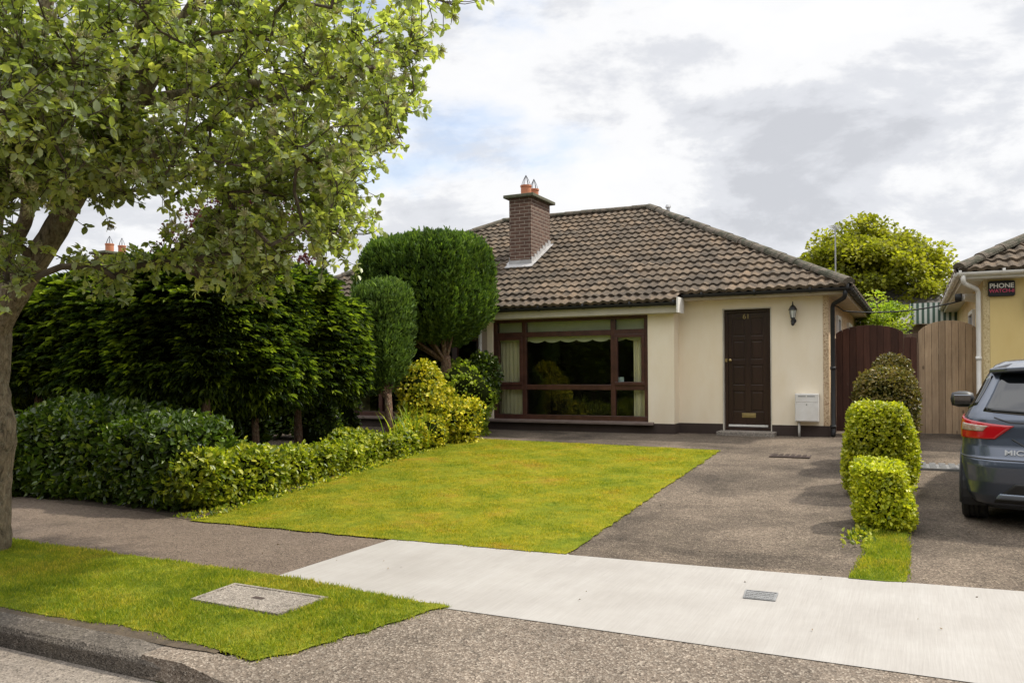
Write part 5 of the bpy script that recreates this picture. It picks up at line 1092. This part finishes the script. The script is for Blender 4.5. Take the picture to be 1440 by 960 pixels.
def patch(name, quad, m, parent, off=.006, nu=14, nv=8, sides=(1, -1)):
    """quad in (s,z): a b along the bottom, d c along the top"""
    mb = MB(); a, b, c, d = [np.array(q, float) for q in quad]
    for sx in sides:
        vs = []
        for lay in (off, -.004):
            for j in range(nv + 1):
                for i in range(nu + 1):
                    u, v = i / nu, j / nv; q = (a * (1 - u) + b * u) * (1 - v) + (d * (1 - u) + c * u) * v; p = surf(q[0], q[1]) + snorm(q[0], q[1]) * lay; vs.append((p[0] * sx, p[1], p[2]))
        K = (nu + 1) * (nv + 1); I = lambda i, j: j * (nu + 1) + i; fs = []
        for j in range(nv):
            for i in range(nu): fs += [(I(i, j), I(i + 1, j), I(i + 1, j + 1), I(i, j + 1)), (K + I(i, j), K + I(i, j + 1), K + I(i + 1, j + 1), K + I(i + 1, j))]
        for i in range(nu): fs += [(I(i, 0), K + I(i, 0), K + I(i + 1, 0), I(i + 1, 0)), (I(i, nv), I(i + 1, nv), K + I(i + 1, nv), K + I(i, nv))]
        for j in range(nv): fs += [(I(0, j), I(0, j + 1), K + I(0, j + 1), K + I(0, j)), (I(nu, j), K + I(nu, j), K + I(nu, j + 1), I(nu, j + 1))]
        mb.add(vs, fs)
    o = mb.build(name, m, parent, smooth=True)
    return o
for sx in (1, -1):
    tl = patch('tail_light', [(1.0, .785), (2.03, .775), (2.07, .965), (.74, .90)], M_RED, car, .012, 22, 10, (sx,))
    patch('clear_lens', [(1.2, .85), (1.75, .85), (1.75, .91), (1.1, .895)], M_CLEAR, tl, .016, 12, 5, (sx,))
    patch('side_window', [(2.07, 1.01), (2.26, .985), (2.26, 1.30), (2.16, 1.30)], M_CGLASS, car, .005, 8, 8, (sx,)); patch('side_window', [(2.28, .985), (2.55, .965), (2.52, 1.32), (2.28, 1.32)], M_CGLASS, car, .005, 8, 8, (sx,)); patch('side_window', [(2.57, .965), (2.92, .965), (2.88, 1.30), (2.54, 1.32)], M_CGLASS, car, .005, 8, 8, (sx,))
    patch('quarter_glass', [(1.58, 1.07), (2.055, 1.02), (2.145, 1.30), (1.52, 1.32)], M_CGLASS, car, .005, 10, 8, (sx,))
    patch('headlight', [(3.5, .66), (4.35, .66), (4.3, .74), (3.3, .78)], M_CLEAR, car, .008, 12, 5, (sx,))
patch('rear_window', [(0, .965), (1.3, 1.02), (1.25, 1.34), (0, 1.35)], M_CGLASS, car, .004)
patch('windscreen', [(4.0, .98), (5, .98), (5, 1.36), (4.0, 1.34)], M_CGLASS, car, .004)
patch('rear_bumper_trim', [(0, .24), (1.15, .24), (.80, .42), (0, .42)], M_TRIM, car, .006); patch('bumper_blade', [(0, .28), (1.1, .28), (1.02, .325), (0, .325)], mat('silver_blue_trim', (.22, .25, .30), None, rough=.25, bump=0, metallic=.4), car, .018, 12, 3)
patch('lower_side_trim', [(2.0, .175), (3.0, .175), (3.0, .25), (2.0, .25)], M_TRIM, car, .006, 40, 2)
sm = MB()
for path in ([(.78, .79), (.66, .74), (.46, .66), (.3, .635), (0, .63)], [(1.02, .97), (.80, .93), (.40, .925)], [(2.0, .62), (1.2, .615), (.6, .61), (0, .61)]):
    for sx in (1, -1):
        pts = []
        for i in range(len(path) - 1):
            for k in range(6):
                u = k / 6; q = (path[i][0] * (1 - u) + path[i + 1][0] * u, path[i][1] * (1 - u) + path[i + 1][1] * u); p = surf(*q) + snorm(*q) * .001; pts.append((p[0] * sx, p[1], p[2]))
        sm.tube(pts, .007, 5)
sm.build('panel_gaps', M_TRIM, car)
sp = MB(); vs = []
pr = [(0, -.60), (.25, -.58), (.45, -.50), (.58, -.36)]
for z, dy in ((1.375, .30), (1.415, .29), (1.46, .62), (1.39, .62)):
    for x, q in ((-.63, .16), (-.5, .05), (-.25, .01), (0, 0), (.25, .01), (.5, .05), (.63, .16)): vs.append((x * (1 if z < 1.44 else .86), dy + q * (1 if dy < .5 else .3), z - .03 * (abs(x) / .63) ** 2))
fs = []
for r0, r1 in ((0, 1), (1, 2), (2, 3), (3, 0)): fs += [(r0 * 7 + i, r0 * 7 + i + 1, r1 * 7 + i + 1, r1 * 7 + i) for i in range(6)]
fs += [(0, 7, 14, 21), (6, 27, 20, 13)]; sp.add(vs, fs).build('rear_spoiler', M_PAINT, car, smooth=False, bevel=.012)
for sx in (-1, 1):
    mi = MB(); mi.lathe((sx * .95, 2.42, 1.0), [(.001, -.125), (.07, -.11), (.09, -.04), (.09, .04), (.07, .10), (.001, .12)], 16, 'x'); mi.tube([(sx * .80, 2.48, .93), (sx * .9, 2.45, .96)], [.03, .028], 8); g = mi.build('door_mirror', M_TRIM, car, smooth=True)
    MB().box(sx * .95 - .085, sx * .95 + .085, 2.328, 2.34, .95, 1.05).build('mirror_glass', mat('mirror_glass', (.25, .27, .3), None, rough=.04, bump=0, metallic=1), g, bevel=.004)
for wy in (.66, 3.19):
    for sx in (-1, 1):
        x1 = sx * .855; x0 = sx * .655; pf = []
        prof = [(.20, 0), (.29, 0), (.308, .02), (.31, .035), (.31, .058), (.302, .06), (.302, .068), (.31, .07), (.31, .095), (.302, .097), (.302, .105), (.31, .107), (.31, .135), (.302, .137), (.302, .145), (.31, .147), (.31, .165), (.308, .18), (.29, .2), (.20, .2)]
        W = MB().lathe((min(x0, x1), wy, .31), prof, 40, 'x').build('wheel', M_TYRE, car)
        rm = MB(); xo = x1 - sx * .012
        for k in range(5):
            t = k * 2 * math.pi / 5; rm.tube([(xo, wy + .03 * math.cos(t), .31 + .03 * math.sin(t)), (xo + sx * .008, wy + .19 * math.cos(t), .31 + .19 * math.sin(t))], [.03, .022], 6)
        rm.lathe((xo - .01, wy, .31), [(.05, 0), (.05, .02)], 16, 'x'); rm.tube([(xo, wy + .195 * math.cos(t), .31 + .195 * math.sin(t)) for t in np.linspace(0, 6.2832, 33)], .012, 6); rm.build('rim', M_STEEL, W)
        ar = MB(); ar.tube([(sx * (.852 - .0), wy + .352 * math.cos(t), .31 + .352 * math.sin(t)) for t in np.linspace(-.35, math.pi + .35, 30)], .014, 6); ar.build('wheel_arch', M_TRIM, car)
        ar = MB(); q = [(wy + .36 * math.cos(t), .31 + .36 * math.sin(t)) for t in np.linspace(-.4, math.pi + .4, 20)]
        ar.add([(sx * .84, a, b) for a, b in q] + [(sx * .55, a, b) for a, b in q], [(i, i + 1, i + 21, i + 20) for i in range(19)] + [tuple(range(20, 40))]); ar.build('arch_liner', M_TRIM, car)
p = surf(.32, .69); text_mesh('MICRA', .062, .003, mat('silver_lettering', (.62, .63, .65), None, rough=.25, bump=0, metallic=.2), car, 'lettering', Matrix.Translation((-.385, p[1] - .005, .675)) @ Matrix.Rotation(R(-4), 4, 'Z') @ Matrix.Rotation(R(80), 4, 'X') @ Matrix.Diagonal((1.35, 1, 1, 1)), bold=.001)
MB().lathe((0, .075, .80), [(.065, 0), (.065, .012)], 24, 'y').build('badge_ring', M_CHROME, car)
MB().box(-.26, .26, -.004, .01, .48, .59).build('number_plate', mat('plate_white', (.6, .6, .55), None, rough=.3, bump=0), car, bevel=.003)
car.location = (1.20, 8.02, .075); car.rotation_euler = (R(1.2), 0, R(-6.0))
print('polys', sum(len(o.data.polygons) for o in bpy.data.objects if o.type == 'MESH'))
